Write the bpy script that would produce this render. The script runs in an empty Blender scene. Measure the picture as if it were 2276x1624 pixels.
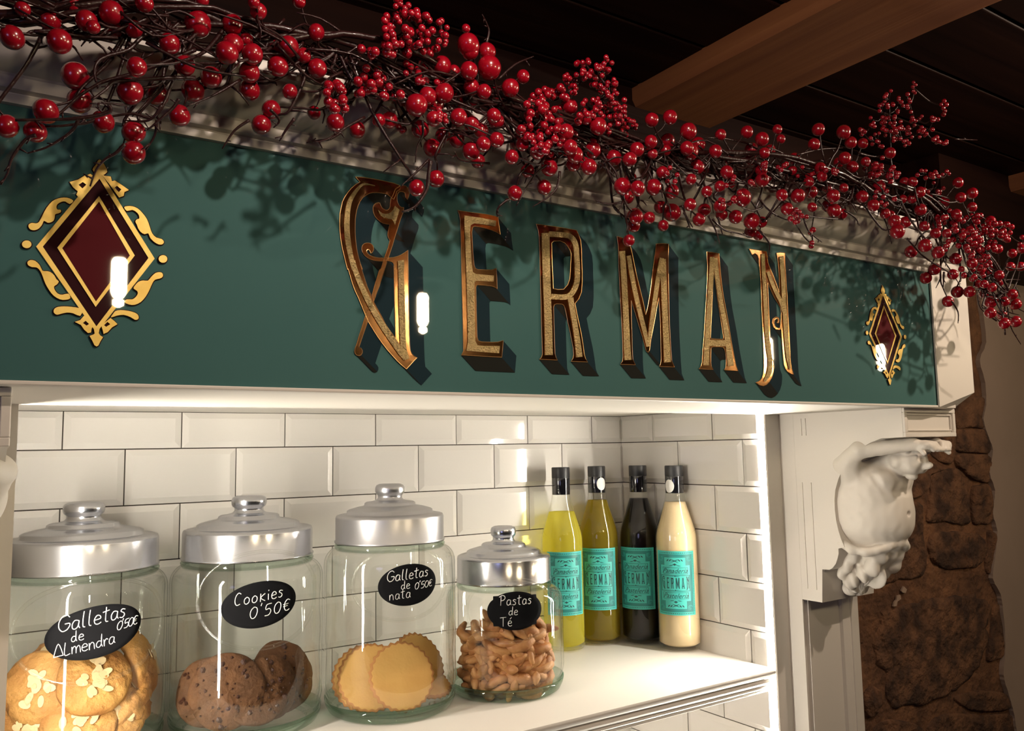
import bpy, bmesh, math, random
import numpy as np
from mathutils import Vector, Matrix, noise
from mathutils.geometry import tessellate_polygon
random.seed(7)
R = math.radians
COL = bpy.context.scene.collection
SC = bpy.context.scene

# ------------------------------------------------------------------ camera
F, W, H = 1836.3, 2276.0, 1624.0
CAM = Vector((-1.0839, -1.2513, -0.0110))
CR = Vector((0.8350, -0.5500, -0.0178)).normalized()
CF = Vector((0.5487, 0.8298, 0.1020)).normalized()
CU = CR.cross(CF).normalized()
CF = CU.cross(CR).normalized()
cd = bpy.data.cameras.new('camera')
cd.sensor_width = 36.0
cd.lens = F / W * 36.0
cd.clip_start = 0.02
cam = bpy.data.objects.new('camera', cd)
COL.objects.link(cam)
M = Matrix((CR, CU, -CF)).transposed().to_4x4()
M.translation = CAM
cam.matrix_world = M
SC.camera = cam

# ------------------------------------------------------------------ world, exposure
SC.view_settings.view_transform = 'Standard'
SC.view_settings.look = 'None'
SC.view_settings.exposure = 0.0
SC.view_settings.gamma = 1.0
SC.view_settings.use_curve_mapping = False
wd = bpy.data.worlds.new('room_world')
SC.world = wd
wd.use_nodes = True
wd.node_tree.nodes['Background'].inputs[0].default_value = (0.20, 0.15, 0.2, 1)
wd.node_tree.nodes['Background'].inputs[1].default_value = 0.12
SC.cycles.max_bounces = 10
SC.cycles.transparent_max_bounces = 24
SC.cycles.transmission_bounces = 8
SC.cycles.sample_clamp_indirect = 4.0
SC.cycles.caustics_reflective = False
SC.cycles.caustics_refractive = False

LAMP_W = 5.0       # energy of each hanging bulb
LED_STRENGTH = 215.0

def area_light(name, loc, target, size, energy, color):
    l = bpy.data.lights.new(name, 'AREA')
    l.shape = 'DISK'; l.size = size; l.energy = energy; l.color = color
    o = bpy.data.objects.new(name, l); COL.objects.link(o)
    o.location = loc
    o.rotation_euler = (Vector(target) - Vector(loc)).to_track_quat('-Z', 'Y').to_euler()
    return o
area_light('ceiling_spot_light', (0.36, -1.04, 0.450), (-0.15, -0.6, 0.15), 0.02, 3.6, (1.0, 0.80, 0.62))
area_light('ceiling_spot_light', (-0.80, -1.04, 0.450), (-0.75, -0.6, 0.2), 0.02, 1.8, (1.0, 0.80, 0.66))
area_light('blue_fill_light', (-2.3, -2.0, 0.1), (-0.8, -0.6, 0.2), 0.5, 1.6, (0.55, 0.55, 1.0))  # added blue fill that cools the cornice shadows; no window stands there

# ------------------------------------------------------------------ helpers
def ray(px, py):
    return CF + CR * ((px - W / 2) / F) - CU * ((py - H / 2) / F)
def at(px, py, ax, v):
    """point of the room seen at a pixel, on the plane axis=v"""
    d = ray(px, py)
    return CAM + d * ((v - CAM[ax]) / d[ax])
def depth(p):
    return (Vector(p) - CAM).dot(CF)

def tag(o, label=None, cat=None, group=None, kind=None):
    if label: o['label'] = label
    if cat: o['category'] = cat
    if group: o['group'] = group
    if kind: o['kind'] = kind
    return o
def empty(name, loc=(0, 0, 0)):
    o = bpy.data.objects.new(name, None); COL.objects.link(o)
    o.location = loc; o.empty_display_size = 0.02
    return o
def link(name, me, m=None, parent=None, smooth=False):
    o = bpy.data.objects.new(name, me); COL.objects.link(o)
    if m is not None and not me.materials: me.materials.append(m)
    if smooth: me.shade_smooth()
    if parent is not None:
        o.parent = parent
        bpy_inv(o, parent)
    return o
def bpy_inv(o, parent):
    # geometry is written in room coordinates: undo the root's own location
    if parent.parent is None:
        o.matrix_parent_inverse = Matrix.Translation(-Vector(parent.location))
def mesh(name, vs, fs):
    me = bpy.data.meshes.new(name)
    me.from_pydata([tuple(v) for v in vs], [], fs)
    me.update()
    return me
class MB:
    def __init__(s): s.v = []; s.f = []; s.mi = []
    def add(s, vs, fs, mi=0):
        n = len(s.v); s.v += [tuple(v) for v in vs]
        s.f += [tuple(i + n for i in f) for f in fs]; s.mi += [mi] * len(fs)
        return s
    def box(s, a, b, mi=0):
        x0, y0, z0 = a; x1, y1, z1 = b
        return s.add([(x0,y0,z0),(x1,y0,z0),(x1,y1,z0),(x0,y1,z0),(x0,y0,z1),(x1,y0,z1),(x1,y1,z1),(x0,y1,z1)],
              [(0,3,2,1),(4,5,6,7),(0,1,5,4),(1,2,6,5),(2,3,7,6),(3,0,4,7)], mi)
    def prism(s, poly, vec, mi=0):
        """closed planar polygon (3-D points) swept along vec"""
        n = len(poly); vec = Vector(vec); P = [Vector(p) for p in poly]
        vs = P + [p + vec for p in P]
        tris = tessellate_polygon([P])
        fs = [tuple(t) for t in tris] + [tuple(i + n for i in reversed(t)) for t in tris]
        fs += [(i, (i + 1) % n, (i + 1) % n + n, i + n) for i in range(n)]
        return s.add(vs, fs, mi)
    def tube(s, pts, r, n=7, mi=0, caps=True):
        P = [Vector(p) for p in pts]; m = len(P)
        rr = r if isinstance(r, (list, tuple)) else [r] * m
        up = Vector((0.13, 0.31, 0.94)); vs = []
        for i, p in enumerate(P):
            t = (P[min(i + 1, m - 1)] - P[max(i - 1, 0)])
            if t.length < 1e-9: t = Vector((0, 0, 1))
            t.normalize()
            a = up - t * up.dot(t)
            if a.length < 1e-3: a = t.orthogonal()
            a.normalize(); b = t.cross(a); up = a
            for k in range(n):
                w = 2 * math.pi * k / n
                vs.append(p + (a * math.cos(w) + b * math.sin(w)) * rr[i])
        fs = [(i * n + k, i * n + (k + 1) % n, (i + 1) * n + (k + 1) % n, (i + 1) * n + k) for i in range(m - 1) for k in range(n)]
        if caps: fs += [tuple(range(n))[::-1], tuple(range((m - 1) * n, m * n))]
        return s.add(vs, fs, mi)
    def lathe(s, prof, n=48, c=(0, 0, 0), mi=0):
        vs = []; 
        for r, z in prof:
            for k in range(n):
                w = 2 * math.pi * k / n
                vs.append((c[0] + r * math.cos(w), c[1] + r * math.sin(w), c[2] + z))
        m = len(prof)
        fs = [(i * n + k, i * n + (k + 1) % n, (i + 1) * n + (k + 1) % n, (i + 1) * n + k) for i in range(m - 1) for k in range(n)]
        return s.add(vs, fs, mi)
    def mesh(s, name):
        me = mesh(name, s.v, s.f)
        if any(s.mi): me.polygons.foreach_set('material_index', s.mi)
        return me
    def build(s, name, m, parent=None, smooth=False, bevel=0):
        me = s.mesh(name)
        ms = m if isinstance(m, (list, tuple)) else [m]
        for x in ms: me.materials.append(x)
        o = link(name, me, None, parent, smooth)
        if bevel:
            b = o.modifiers.new('bevel', 'BEVEL'); b.width = bevel; b.segments = 2; b.limit_method = 'ANGLE'
        return o
def sharp_smooth(o, ang=35):
    me = o.data
    me.shade_smooth()
    try: me.set_sharp_from_angle(angle=R(ang))
    except Exception: pass
    return o
def catmull(pts, k=6, closed=False):
    P = [Vector(p) for p in pts]; n = len(P); out = []
    rng = range(n) if closed else range(n - 1)
    for i in rng:
        g = (lambda j: P[j % n]) if closed else (lambda j: P[max(0, min(n - 1, j))])
        p0, p1, p2, p3 = g(i - 1), g(i), g(i + 1), g(i + 2)
        for q in range(k):
            t = q / k
            out.append(0.5 * ((2 * p1) + (p2 - p0) * t + (2 * p0 - 5 * p1 + 4 * p2 - p3) * t * t + (3 * p1 - p0 - 3 * p2 + p3) * t ** 3))
    if not closed: out.append(P[-1])
    return out

# ------------------------------------------------------------------ materials
def mat(name, col, rough=0.5, metal=0.0, spec=0.5, coat=0.0, bump=None, vary=None, emit=None, coat_rough=0.03, sub=0.0):
    """bump=(scale, strength, distance)  vary=(scale, colour2, amount)"""
    m = bpy.data.materials.new(name); m.use_nodes = True
    nt = m.node_tree; b = nt.nodes['Principled BSDF']
    b.inputs['Base Color'].default_value = (*col, 1)
    b.inputs['Roughness'].default_value = rough
    b.inputs['Metallic'].default_value = metal
    b.inputs['Specular IOR Level'].default_value = spec
    b.inputs['Coat Weight'].default_value = coat
    b.inputs['Coat Roughness'].default_value = coat_rough
    if sub:
        b.inputs['Subsurface Weight'].default_value = sub
        b.inputs['Subsurface Radius'].default_value = (0.004, 0.002, 0.001)
    tc = nt.nodes.new('ShaderNodeTexCoord')
    if vary:
        n = nt.nodes.new('ShaderNodeTexNoise'); n.inputs['Scale'].default_value = vary[0]; n.inputs['Detail'].default_value = 6
        nt.links.new(tc.outputs['Object'], n.inputs['Vector'])
        r = nt.nodes.new('ShaderNodeValToRGB')
        r.color_ramp.elements[0].position = 0.5 - 0.25 / max(vary[2], 0.01) * 0.5
        r.color_ramp.elements[1].position = 0.5 + 0.25 / max(vary[2], 0.01) * 0.5
        r.color_ramp.elements[0].color = (*col, 1); r.color_ramp.elements[1].color = (*vary[1], 1)
        nt.links.new(n.outputs['Fac'], r.inputs['Fac'])
        nt.links.new(r.outputs['Color'], b.inputs['Base Color'])
    if bump:
        n2 = nt.nodes.new('ShaderNodeTexNoise'); n2.inputs['Scale'].default_value = bump[0]; n2.inputs['Detail'].default_value = 5
        nt.links.new(tc.outputs['Object'], n2.inputs['Vector'])
        bp = nt.nodes.new('ShaderNodeBump'); bp.inputs['Strength'].default_value = bump[1]; bp.inputs['Distance'].default_value = bump[2]
        nt.links.new(n2.outputs['Fac'], bp.inputs['Height']); nt.links.new(bp.outputs['Normal'], b.inputs['Normal'])
    if emit:
        b.inputs['Emission Color'].default_value = (*emit[0], 1); b.inputs['Emission Strength'].default_value = emit[1]
    return m
def glass(name, tint, edge, ior=1.45, rough=0.01, gl=1.0):
    """thin clear glass: see-through sheet with a mirror film that grows at grazing angles"""
    m = bpy.data.materials.new(name); m.use_nodes = True
    nt = m.node_tree; nt.nodes.remove(nt.nodes['Principled BSDF']); out = nt.nodes['Material Output']
    lw = nt.nodes.new('ShaderNodeLayerWeight'); lw.inputs['Blend'].default_value = 0.5
    rp = nt.nodes.new('ShaderNodeValToRGB'); rp.color_ramp.elements[0].color = (*tint, 1); rp.color_ramp.elements[1].color = (*edge, 1)
    rp.color_ramp.elements[0].position = 0.84; rp.color_ramp.elements[1].position = 1.0
    nt.links.new(lw.outputs['Facing'], rp.inputs['Fac'])
    tr = nt.nodes.new('ShaderNodeBsdfTransparent'); nt.links.new(rp.outputs['Color'], tr.inputs['Color'])
    g = nt.nodes.new('ShaderNodeBsdfGlossy'); g.inputs['Roughness'].default_value = rough; g.inputs['Color'].default_value = (gl, gl, gl, 1)
    pw = nt.nodes.new('ShaderNodeMath'); pw.operation = 'POWER'; pw.inputs[1].default_value = 4.2
    nt.links.new(lw.outputs['Facing'], pw.inputs[0])
    ma = nt.nodes.new('ShaderNodeMath'); ma.operation = 'MULTIPLY_ADD'; ma.inputs[1].default_value = 0.75; ma.inputs[2].default_value = 0.042 * ior / 1.45
    nt.links.new(pw.outputs[0], ma.inputs[0])
    mx = nt.nodes.new('ShaderNodeMixShader')
    nt.links.new(ma.outputs[0], mx.inputs['Fac']); nt.links.new(tr.outputs[0], mx.inputs[1]); nt.links.new(g.outputs[0], mx.inputs[2])
    nt.links.new(mx.outputs[0], out.inputs['Surface'])
    return m
def wood(name, c1, c2, axis, rough=0.55):
    m = bpy.data.materials.new(name); m.use_nodes = True
    nt = m.node_tree; b = nt.nodes['Principled BSDF']; b.inputs['Roughness'].default_value = rough
    tc = nt.nodes.new('ShaderNodeTexCoord'); mp = nt.nodes.new('ShaderNodeMapping')
    sc = [30, 30, 30]; sc[axis] = 1.6
    mp.inputs['Scale'].default_value = sc
    nt.links.new(tc.outputs['Object'], mp.inputs['Vector'])
    n = nt.nodes.new('ShaderNodeTexNoise'); n.inputs['Scale'].default_value = 1.0; n.inputs['Detail'].default_value = 8; n.inputs['Distortion'].default_value = 0.6
    nt.links.new(mp.outputs[0], n.inputs['Vector'])
    r = nt.nodes.new('ShaderNodeValToRGB'); r.color_ramp.elements[0].position = 0.32; r.color_ramp.elements[1].position = 0.7
    r.color_ramp.elements[0].color = (*c1, 1); r.color_ramp.elements[1].color = (*c2, 1)
    nt.links.new(n.outputs['Fac'], r.inputs['Fac']); nt.links.new(r.outputs[0], b.inputs['Base Color'])
    bp = nt.nodes.new('ShaderNodeBump'); bp.inputs['Strength'].default_value = 0.4; bp.inputs['Distance'].default_value = 0.003
    nt.links.new(n.outputs['Fac'], bp.inputs['Height']); nt.links.new(bp.outputs[0], b.inputs['Normal'])
    return m

m_white = mat('white_paint', (0.74, 0.695, 0.635), 0.42, bump=(60, 0.08, 0.002))
m_plasterfig = mat('white_plaster_cast', (0.74, 0.69, 0.62), 0.5, bump=(90, 0.1, 0.001))
m_shelf = mat('shelf_white_lacquer', (0.74, 0.70, 0.645), 0.35, bump=(30, 0.05, 0.001))
m_tile = mat('white_glazed_tile', (0.77, 0.735, 0.69), 0.07, spec=0.6, coat=0.6, bump=(11, 0.10, 0.004))
m_grout = mat('dark_grout', (0.05, 0.04, 0.03), 0.9)
m_teal = mat('teal_painted_glass', (0.054, 0.145, 0.142), 0.7, spec=0.15, coat=1.0, coat_rough=0.015, vary=(3.0, (0.062, 0.158, 0.152), 1.0))
m_leaf = mat('gold_leaf_mirror', (0.82, 0.40, 0.16), 0.10, metal=1.0, bump=(7, 0.25, 0.004))
m_edge = mat('bright_gilt_edge', (1.0, 0.62, 0.26), 0.35, metal=0.8)
m_glit = mat('crinkled_gold_leaf', (1.0, 0.74, 0.33), 0.22, metal=0.68, bump=(480, 1.0, 0.0046))
m_flatgold = mat('matt_gold_leaf', (0.78, 0.52, 0.12), 0.42, metal=0.45, coat=1.0, coat_rough=0.02, vary=(60, (0.86, 0.62, 0.18), 1), bump=(150, 0.25, 0.001))
m_shade_r = mat('navy_block_shade', (0.012, 0.030, 0.040), 0.8, spec=0.1, coat=1.0, coat_rough=0.02)
m_shade_b = mat('black_block_shade', (0.016, 0.017, 0.014), 0.8, spec=0.1, coat=1.0, coat_rough=0.02)
m_maroon = mat('maroon_paint', (0.095, 0.010, 0.014), 0.8, spec=0.1, coat=1.0, coat_rough=0.02)
m_maroon_d = mat('dark_maroon_paint', (0.035, 0.008, 0.010), 0.8, spec=0.1, coat=1.0, coat_rough=0.02)
m_berry = mat('glossy_red_berry', (0.33, 0.002, 0.012), 0.25, coat=1.0, coat_rough=0.06, vary=(40, (0.24, 0.002, 0.010), 1))
m_twig = mat('dark_glossy_twig', (0.022, 0.006, 0.006), 0.35, spec=0.3, coat=0.1, bump=(300, 0.6, 0.001))
m_alu = mat('brushed_aluminium', (0.74, 0.76, 0.82), 0.22, metal=1.0, bump=(40, 0.06, 0.001))
m_alu_d = mat('dull_aluminium', (0.58, 0.58, 0.61), 0.33, metal=1.0, bump=(60, 0.12, 0.001))
m_glass = glass('clear_jar_glass', (0.985, 0.99, 0.98), (0.34, 0.45, 0.38))
m_glassrim = glass('thick_green_glass', (0.66, 0.76, 0.69), (0.20, 0.31, 0.25), 1.5)
m_bglass = glass('bottle_glass', (0.97, 0.98, 0.96), (0.60, 0.64, 0.58), 1.5)
m_board = mat('chalkboard_sticker', (0.006, 0.006, 0.007), 0.8, spec=.03)
m_chalk = mat('white_chalk_pen', (0.80, 0.79, 0.76), 0.7)
m_cap = mat('matt_black_cap', (0.010, 0.010, 0.012), 0.42)
m_capring = mat('shiny_black_capsule', (0.006, 0.006, 0.008), 0.12, coat=1)
m_led = mat('warm_led_diffuser', (0.9, 0.85, 0.75), 0.5, emit=((1.0, 0.93, 0.80), LED_STRENGTH))
m_bulb = mat('glowing_bulb', (1, 0.9, 0.7), 0.5, emit=((1.0, 0.80, 0.50), 170))
m_metal = mat('lamp_metal', (0.3, 0.25, 0.2), 0.35, metal=1)
m_white_cap = mat('white_round_sticker', (0.8, 0.78, 0.75), 0.5)
m_stone = mat('brown_sandstone', (0.19, 0.088, 0.042), 0.92, bump=(60, 1.0, 0.014), vary=(26, (0.055, 0.026, 0.015), 1.0))
m_mortar = mat('earthy_mortar', (0.22, 0.10, 0.045), 0.95, bump=(70, 1.0, 0.010), vary=(24, (0.10, 0.045, 0.022), 0.9))
m_plaster = mat('beige_wall_plaster', (0.36, 0.27, 0.215), 0.9, bump=(30, 0.2, 0.004), vary=(5, (0.32, 0.24, 0.19), 0.8))
m_beam = wood('brown_beam_wood', (0.19, 0.066, 0.028), (0.33, 0.135, 0.052), 1)
m_plank = wood('dark_plank_wood', (0.007, 0.0022, 0.002), (0.018, 0.006, 0.004), 0)
m_plank.node_tree.nodes['Principled BSDF'].inputs['Specular IOR Level'].default_value = 0.08
m_floor = mat('floor_tile_brown', (0.10, 0.06, 0.04), 0.5, vary=(4, (0.07, 0.04, 0.03), 0.7))
m_room = mat('warm_room_wall', (0.05, 0.025, 0.015), 0.8, vary=(2, (0.03, 0.015, 0.01), 0.7))

# ------------------------------------------------------------------ key levels (metres)
ZS = -0.360        # shelf top
YF = -0.357        # front of recess
YSIGN = -0.590     # face of the sign
ZB, ZT = 0.0395, 0.238
XL = -1.044        # left end of recess
FLOOR = -1.60
TH = 0.0772

def struct(o): o['kind'] = 'structure'; return o

# ================================================================== SETTING
struct(MB().box((-3.2, -4.2, FLOOR - 0.1), (2.8, 0.3, FLOOR)).build('floor', m_floor))
ceil = struct(MB().box((-3.2, -4.2, 0.552), (2.8, 0.3, 0.70)).build('ceiling', m_plank))
# planks run across the beams (along X)
y = -3.9
pw = 0.130
yoff = -0.631
ys_ = [yoff + pw * k for k in range(-27, 7)]
for yy in ys_:
    MB().box((-3.15, yy + 0.003, 0.530), (2.75, yy + pw - 0.003, 0.552)).build('plank', m_plank, ceil, bevel=0.002)
for k, bx in enumerate((-2.14, -1.20, -0.262, 0.68, 1.62)):
    w_ = 0.171 if bx < .5 else 0.25
    bm_ = MB()
    n = 24
    rows = []
    for i in range(n + 1):
        yv = -4.15 + 4.1 * i / n
        jx = 0.006 * noise.noise(Vector((k * 7.1, yv * 2.2, 0.3))); jz = 0.004 * noise.noise(Vector((k * 3.1, yv * 2.9, 4.3)))
        rows.append([(bx + jx, yv, 0.531), (bx + jx, yv, 0.510 + jz), (bx + 0.006 + jx, yv, 0.50 + jz), (bx + w_ - 0.006 + jx, yv, 0.50 + jz), (bx + w_ + jx, yv, 0.510 + jz), (bx + w_ + jx, yv, 0.531)])
    vs = [p for r_ in rows for p in r_]
    fs = [(i * 6 + j, i * 6 + j + 1, (i + 1) * 6 + j + 1, (i + 1) * 6 + j) for i in range(n) for j in range(5)]
    fs += [(5, 4, 3, 2, 1, 0), tuple(n * 6 + j for j in range(6))]
    bm_.add(vs, fs)
    b_ = bm_.build('ceiling_beam', m_beam)
    tag(b_, ['brown wooden ceiling beam far to the left, out of the light', 'brown wooden ceiling beam above the left end of the sign',
             'wide brown wooden ceiling beam slanting across the top right above the berries', 'brown ceiling beam low at the right edge beside the garland end', 'outermost brown ceiling beam on the right'][k], 'beam')
struct(MB().box((-3.3, -4.2, FLOOR), (-3.2, 0.3, 0.8)).build('wall_left', m_room))
struct(MB().box((2.7, -4.2, FLOOR), (2.8, 0.3, 0.8)).build('wall_right', m_room))
struct(MB().box((-3.3, -4.3, FLOOR), (2.8, -4.2, 0.8)).build('wall_front', m_room))
# stone wall around the unit (the niche is cut into it)
sw = MB()
YW = -0.352
sw.box((0.10, YW, FLOOR), (2.7, YW + 0.5, 0.34))
sw.box((-3.2, YW, FLOOR), (XL - 0.10, YW + 0.5, 0.30))
sw.box((XL - 0.10, YW, 0.10), (0.10, YW + 0.5, 0.30))
wall_stone = struct(sw.build('wall_right_stone', m_mortar))
struct(MB().box((-3.2, YW - 0.002, 0.30), (0.42, YW + 0.2, 0.70)).build('trim_4', m_plank))  # dark panel added so the wall above the cornice goes near black
cs = lambda x, y: (1700 + x / 3.248, 880 + y / 3.248)
ds = lambda x, y: (1860 + x / 5.012, 1300 + y / 5.012)
ident = lambda x, y: (x, y)
stones = [
 (cs, [(1372,245),(1480,238),(1605,245),(1608,330),(1600,408),(1480,412),(1380,400),(1365,320)]),
 (cs, [(1375,30),(1560,0),(1590,110),(1600,220),(1470,228),(1375,225)]),
 (cs, [(1365,420),(1480,418),(1605,425),(1620,520),(1600,620),(1500,610),(1420,540),(1370,500)]),
 (cs, [(1210,560),(1350,530),(1430,600),(1470,720),(1475,830),(1460,925),(1330,918),(1180,905),(1160,840),(1185,700)]),
 (cs, [(1500,640),(1610,650),(1635,780),(1625,900),(1540,930),(1490,900),(1480,750)]),
 (cs, [(1190,990),(1320,975),(1470,985),(1560,1020),(1590,1120),(1540,1220),(1420,1250),(1280,1240),(1200,1180),(1170,1080)]),
 (cs, [(1600,960),(1670,1010),(1680,1120),(1660,1260),(1600,1290),(1580,1180),(1600,1080)]),
 (cs, [(1000,520),(1090,490),(1180,470),(1290,520),(1190,560),(1150,680),(1060,740),(1010,660)]),
 (cs, [(1020,800),(1120,780),(1150,900),(1140,1020),(1160,1180),(1120,1290),(980,1330),(860,1340),(820,1240),(900,1100),(980,960)]),
 (cs, [(1190,300),(1340,250),(1355,400),(1330,490),(1220,450),(1180,380)]),
 (ds, [(480,330),(700,240),(950,150),(1250,110),(1560,130),(1700,230),(1690,420),(1640,640),(1560,900),(1400,1130),(1180,1230),(880,1340),(620,1360),(520,1200),(540,1000),(440,860),(380,600)]),
 (ds, [(1740,230),(1820,260),(1860,480),(1870,700),(1780,820),(1660,820),(1690,560)]),
 (ds, [(1300,1240),(1520,1170),(1750,1180),(1920,1240),(1930,1360),(1700,1400),(1500,1390),(1360,1330)]),
 (ds, [(290,1200),(380,1120),(450,1180),(450,1300),(420,1420),(330,1450),(280,1330)]),
 (ds, [(1100,1470),(1300,1420),(1600,1440),(1900,1430),(1980,1560),(1990,1760),(1500,1800),(1100,1760),(1020,1600)]),
 (ds, [(420,1560),(640,1500),(900,1560),(980,1700),(900,1860),(560,1880),(400,1760)]),
]
def stone_mesh(P, yf, h, seed):
    """rounded, lumpy block standing h proud of the mortar"""
    c = sum(P, Vector((0, 0, 0))) / len(P)
    ring = catmull(P, 5, True)
    ring = [p + (p - c) * (.10 * noise.noise(p * 30 + Vector((seed, 0, 0))) + .05 * noise.noise(p * 80)) for p in ring]
    vs = []; fs = []; n = len(ring)
    levels = [(1.0, -0.012), (0.985, h * 0.55), (0.93, h * 0.9), (0.8, h), (0.55, h * 1.05), (0.28, h * 1.1)]
    for s_, hh in levels:
        for p in ring:
            q = c + (p - c) * s_
            dn = noise.noise(Vector((q.x * 45, q.z * 45, seed))) * 0.4 + noise.noise(Vector((q.x * 14, q.z * 14, seed + 5))) * 0.8
            vs.append((q.x, yf - hh * (1 + dn * (1 if hh > 0 else 0)), q.z))
    vs.append((c.x, yf - h * 1.1, c.z))
    for l in range(len(levels) - 1):
        fs += [(l * n + k, l * n + (k + 1) % n, (l + 1) * n + (k + 1) % n, (l + 1) * n + k) for k in range(n)]
    L = len(levels) - 1
    fs += [(L * n + k, L * n + (k + 1) % n, len(vs) - 1) for k in range(n)]
    return mesh('stone', vs, fs)
for i, (g, pts) in enumerate(stones):
    P = [at(*g(*q), 1, YW) for q in pts]
    link('stone', stone_mesh(P, YW, 0.005 + 0.004 * random.random(), i * 3.7), m_stone, wall_stone, True)
for a in range(5):     # a few more courses low down and to the far right, out of the picture
    for b in range(7):
        cx, cz = 0.30 + b * 0.26 + (a % 2) * 0.1, -0.72 - a * 0.17
        P = [Vector((cx + 0.11 * math.cos(t) * (1 + 0.15 * random.uniform(-1, 1)), YW, cz + 0.07 * math.sin(t) * (1 + 0.15 * random.uniform(-1, 1)))) for t in np.linspace(0, 2 * math.pi, 9)[:-1]]
        link('stone', stone_mesh(P, YW, 0.012, a * 9 + b), m_stone, wall_stone, True)
for pts in ([(705,60),(730,10),(765,45),(750,85),(715,80)], [(655,120),(690,105),(700,150),(660,180),(650,230),(615,235),(625,190),(650,160)]):
    MB().prism([at(*ds(*q), 1, YW - 0.002) for q in pts], (0, -0.003, 0)).build('paint_fleck', mat('pale_lime_fleck', (0.38, 0.27, 0.2), 0.9), wall_stone)
# plaster skim with a broken edge
edge = [(2192,560),(2180,650),(2186,700),(2192,760),(2178,800),(2190,850),(2192,900),(2186,930),(2195,965),(2207,1000),(2200,1050),(2212,1090),(2207,1140),(2217,1180),(2213,1230),(2207,1285),(2224,1320),(2231,1370),(2235,1440),(2231,1500),(2243,1545),(2255,1590),(2262,1640)]
E_ = [at(x, y, 1, YW - 0.009) for x, y in edge]
E_ = catmull(E_, 3)
fine = []
for a, b in zip(E_[:-1], E_[1:]):
    for t in (0, 0.33, 0.66):
        q = a.lerp(b, t); q.x += random.uniform(-1, 1) * 0.0007; fine.append(q)
fine.append(E_[-1])
poly = fine + [Vector((fine[-1].x, YW - 0.009, FLOOR)), Vector((2.7, YW - 0.009, FLOOR)), Vector((2.7, YW - 0.009, E_[0].z))]
o = MB().prism(poly, (0, 0.015, 0)).build('plaster_skim', m_plaster, wall_stone, bevel=0.0015)
struct(MB().box((0.42, YW - 0.09, 0.335), (2.7, YW, 0.70)).build('trim_1', m_plank))

# ---- niche: walls with individually laid bevelled tiles
def tile_mesh(w, h, axis):
    """bevelled metro tile lying in the XZ (axis 1) or YZ (axis 0) plane, front toward -axis"""
    b, p = 0.0085, 0.0032
    b = min(b, w * 0.3, h * 0.3)
    o2 = [(0, 0), (w, 0), (w, h), (0, h)]
    i2 = [(b, b), (w - b, b), (w - b, h - b), (b, h - b)]
    vs = [(x, 0.0, z) for x, z in o2] + [(x, -0.0022, z) for x, z in o2] + [(x, -0.0022 - p, z) for x, z in i2]
    fs = [(8, 9, 10, 11)] + [(4 + k, 4 + (k + 1) % 4, 8 + (k + 1) % 4, 8 + k) for k in range(4)] + [(k, (k + 1) % 4, 4 + (k + 1) % 4, 4 + k) for k in range(4)]
    if axis == 0: vs = [(y_, -x, z) for x, y_, z in vs]
    return mesh('tile', vs, fs)
cache = {}
def tile(w, h, axis, loc, parent):
    key = (round(w, 4), round(h, 4), axis)
    if key not in cache:
        cache[key] = tile_mesh(w, h, axis); cache[key].materials.append(m_tile)
    o = bpy.data.objects.new('tile', cache[key]); COL.objects.link(o)
    o.location = loc; o.parent = parent
    # every tile sits a hair out of true
    o.rotation_euler = (random.uniform(-.006, .006), 0, random.uniform(-.006, .006)) if axis == 1 else (0, random.uniform(-.006, .006), random.uniform(-.006, .006))
G = 0.0016
ZC = 0.0518      # recess ceiling
ZD = -0.90
wb = struct(MB().box((XL - 0.06, 0.0, ZD), (0.0, 0.05, ZC)).build('wall_back', m_grout))
ws = struct(MB().box((0.0, YF, ZD), (0.03, 0.05, ZC)).build('wall_right', m_grout))
wl = struct(MB().box((XL - 0.04, YF, ZD), (XL - .009, 0.0, ZC)).build('wall_left_niche', m_white))
rows = [(0.0, ZC, 0)] + [(-(k + 1) * TH, -k * TH, (k + 1) % 2) for k in range(11)]
for z0, z1, odd in rows:
    xs = [0.0]; x = -(0.0762 + (0.0731 if odd else 0))
    while x > XL - 0.05: xs.append(x); x -= 0.15
    xs.append(XL - 0.05)
    for a, b in zip(xs[:-1], xs[1:]):
        if a - b < 0.012: continue
        tile(a - b - G, z1 - z0 - G, 1, (b + G / 2, 0, z0 + G / 2), wb)
    ys2 = [0.0]; yv = 0.0920 - (-0.0648 if odd else 0)
    if odd: ys2.append(-(0.092 + 0.0648 - 0.15 + 0.0) if 0.092 + 0.0648 - 0.15 > 0.02 else 0.0)
    while yv < 0.357 - 0.01: ys2.append(-yv); yv += 0.15
    ys2.append(-0.350)
    ys2 = sorted(set(ys2), reverse=True)
    for a, b in zip(ys2[:-1], ys2[1:]):
        if a - b < 0.012: continue
        tile(a - b - G, z1 - z0 - G, 0, (0, a - G / 2, z0 + G / 2), ws)
MBc = MB().box((XL - 0.04, YF, ZC), (0.03, 0.05, ZC + 0.02))
struct(MBc.build('ceiling_niche', m_white))

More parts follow.
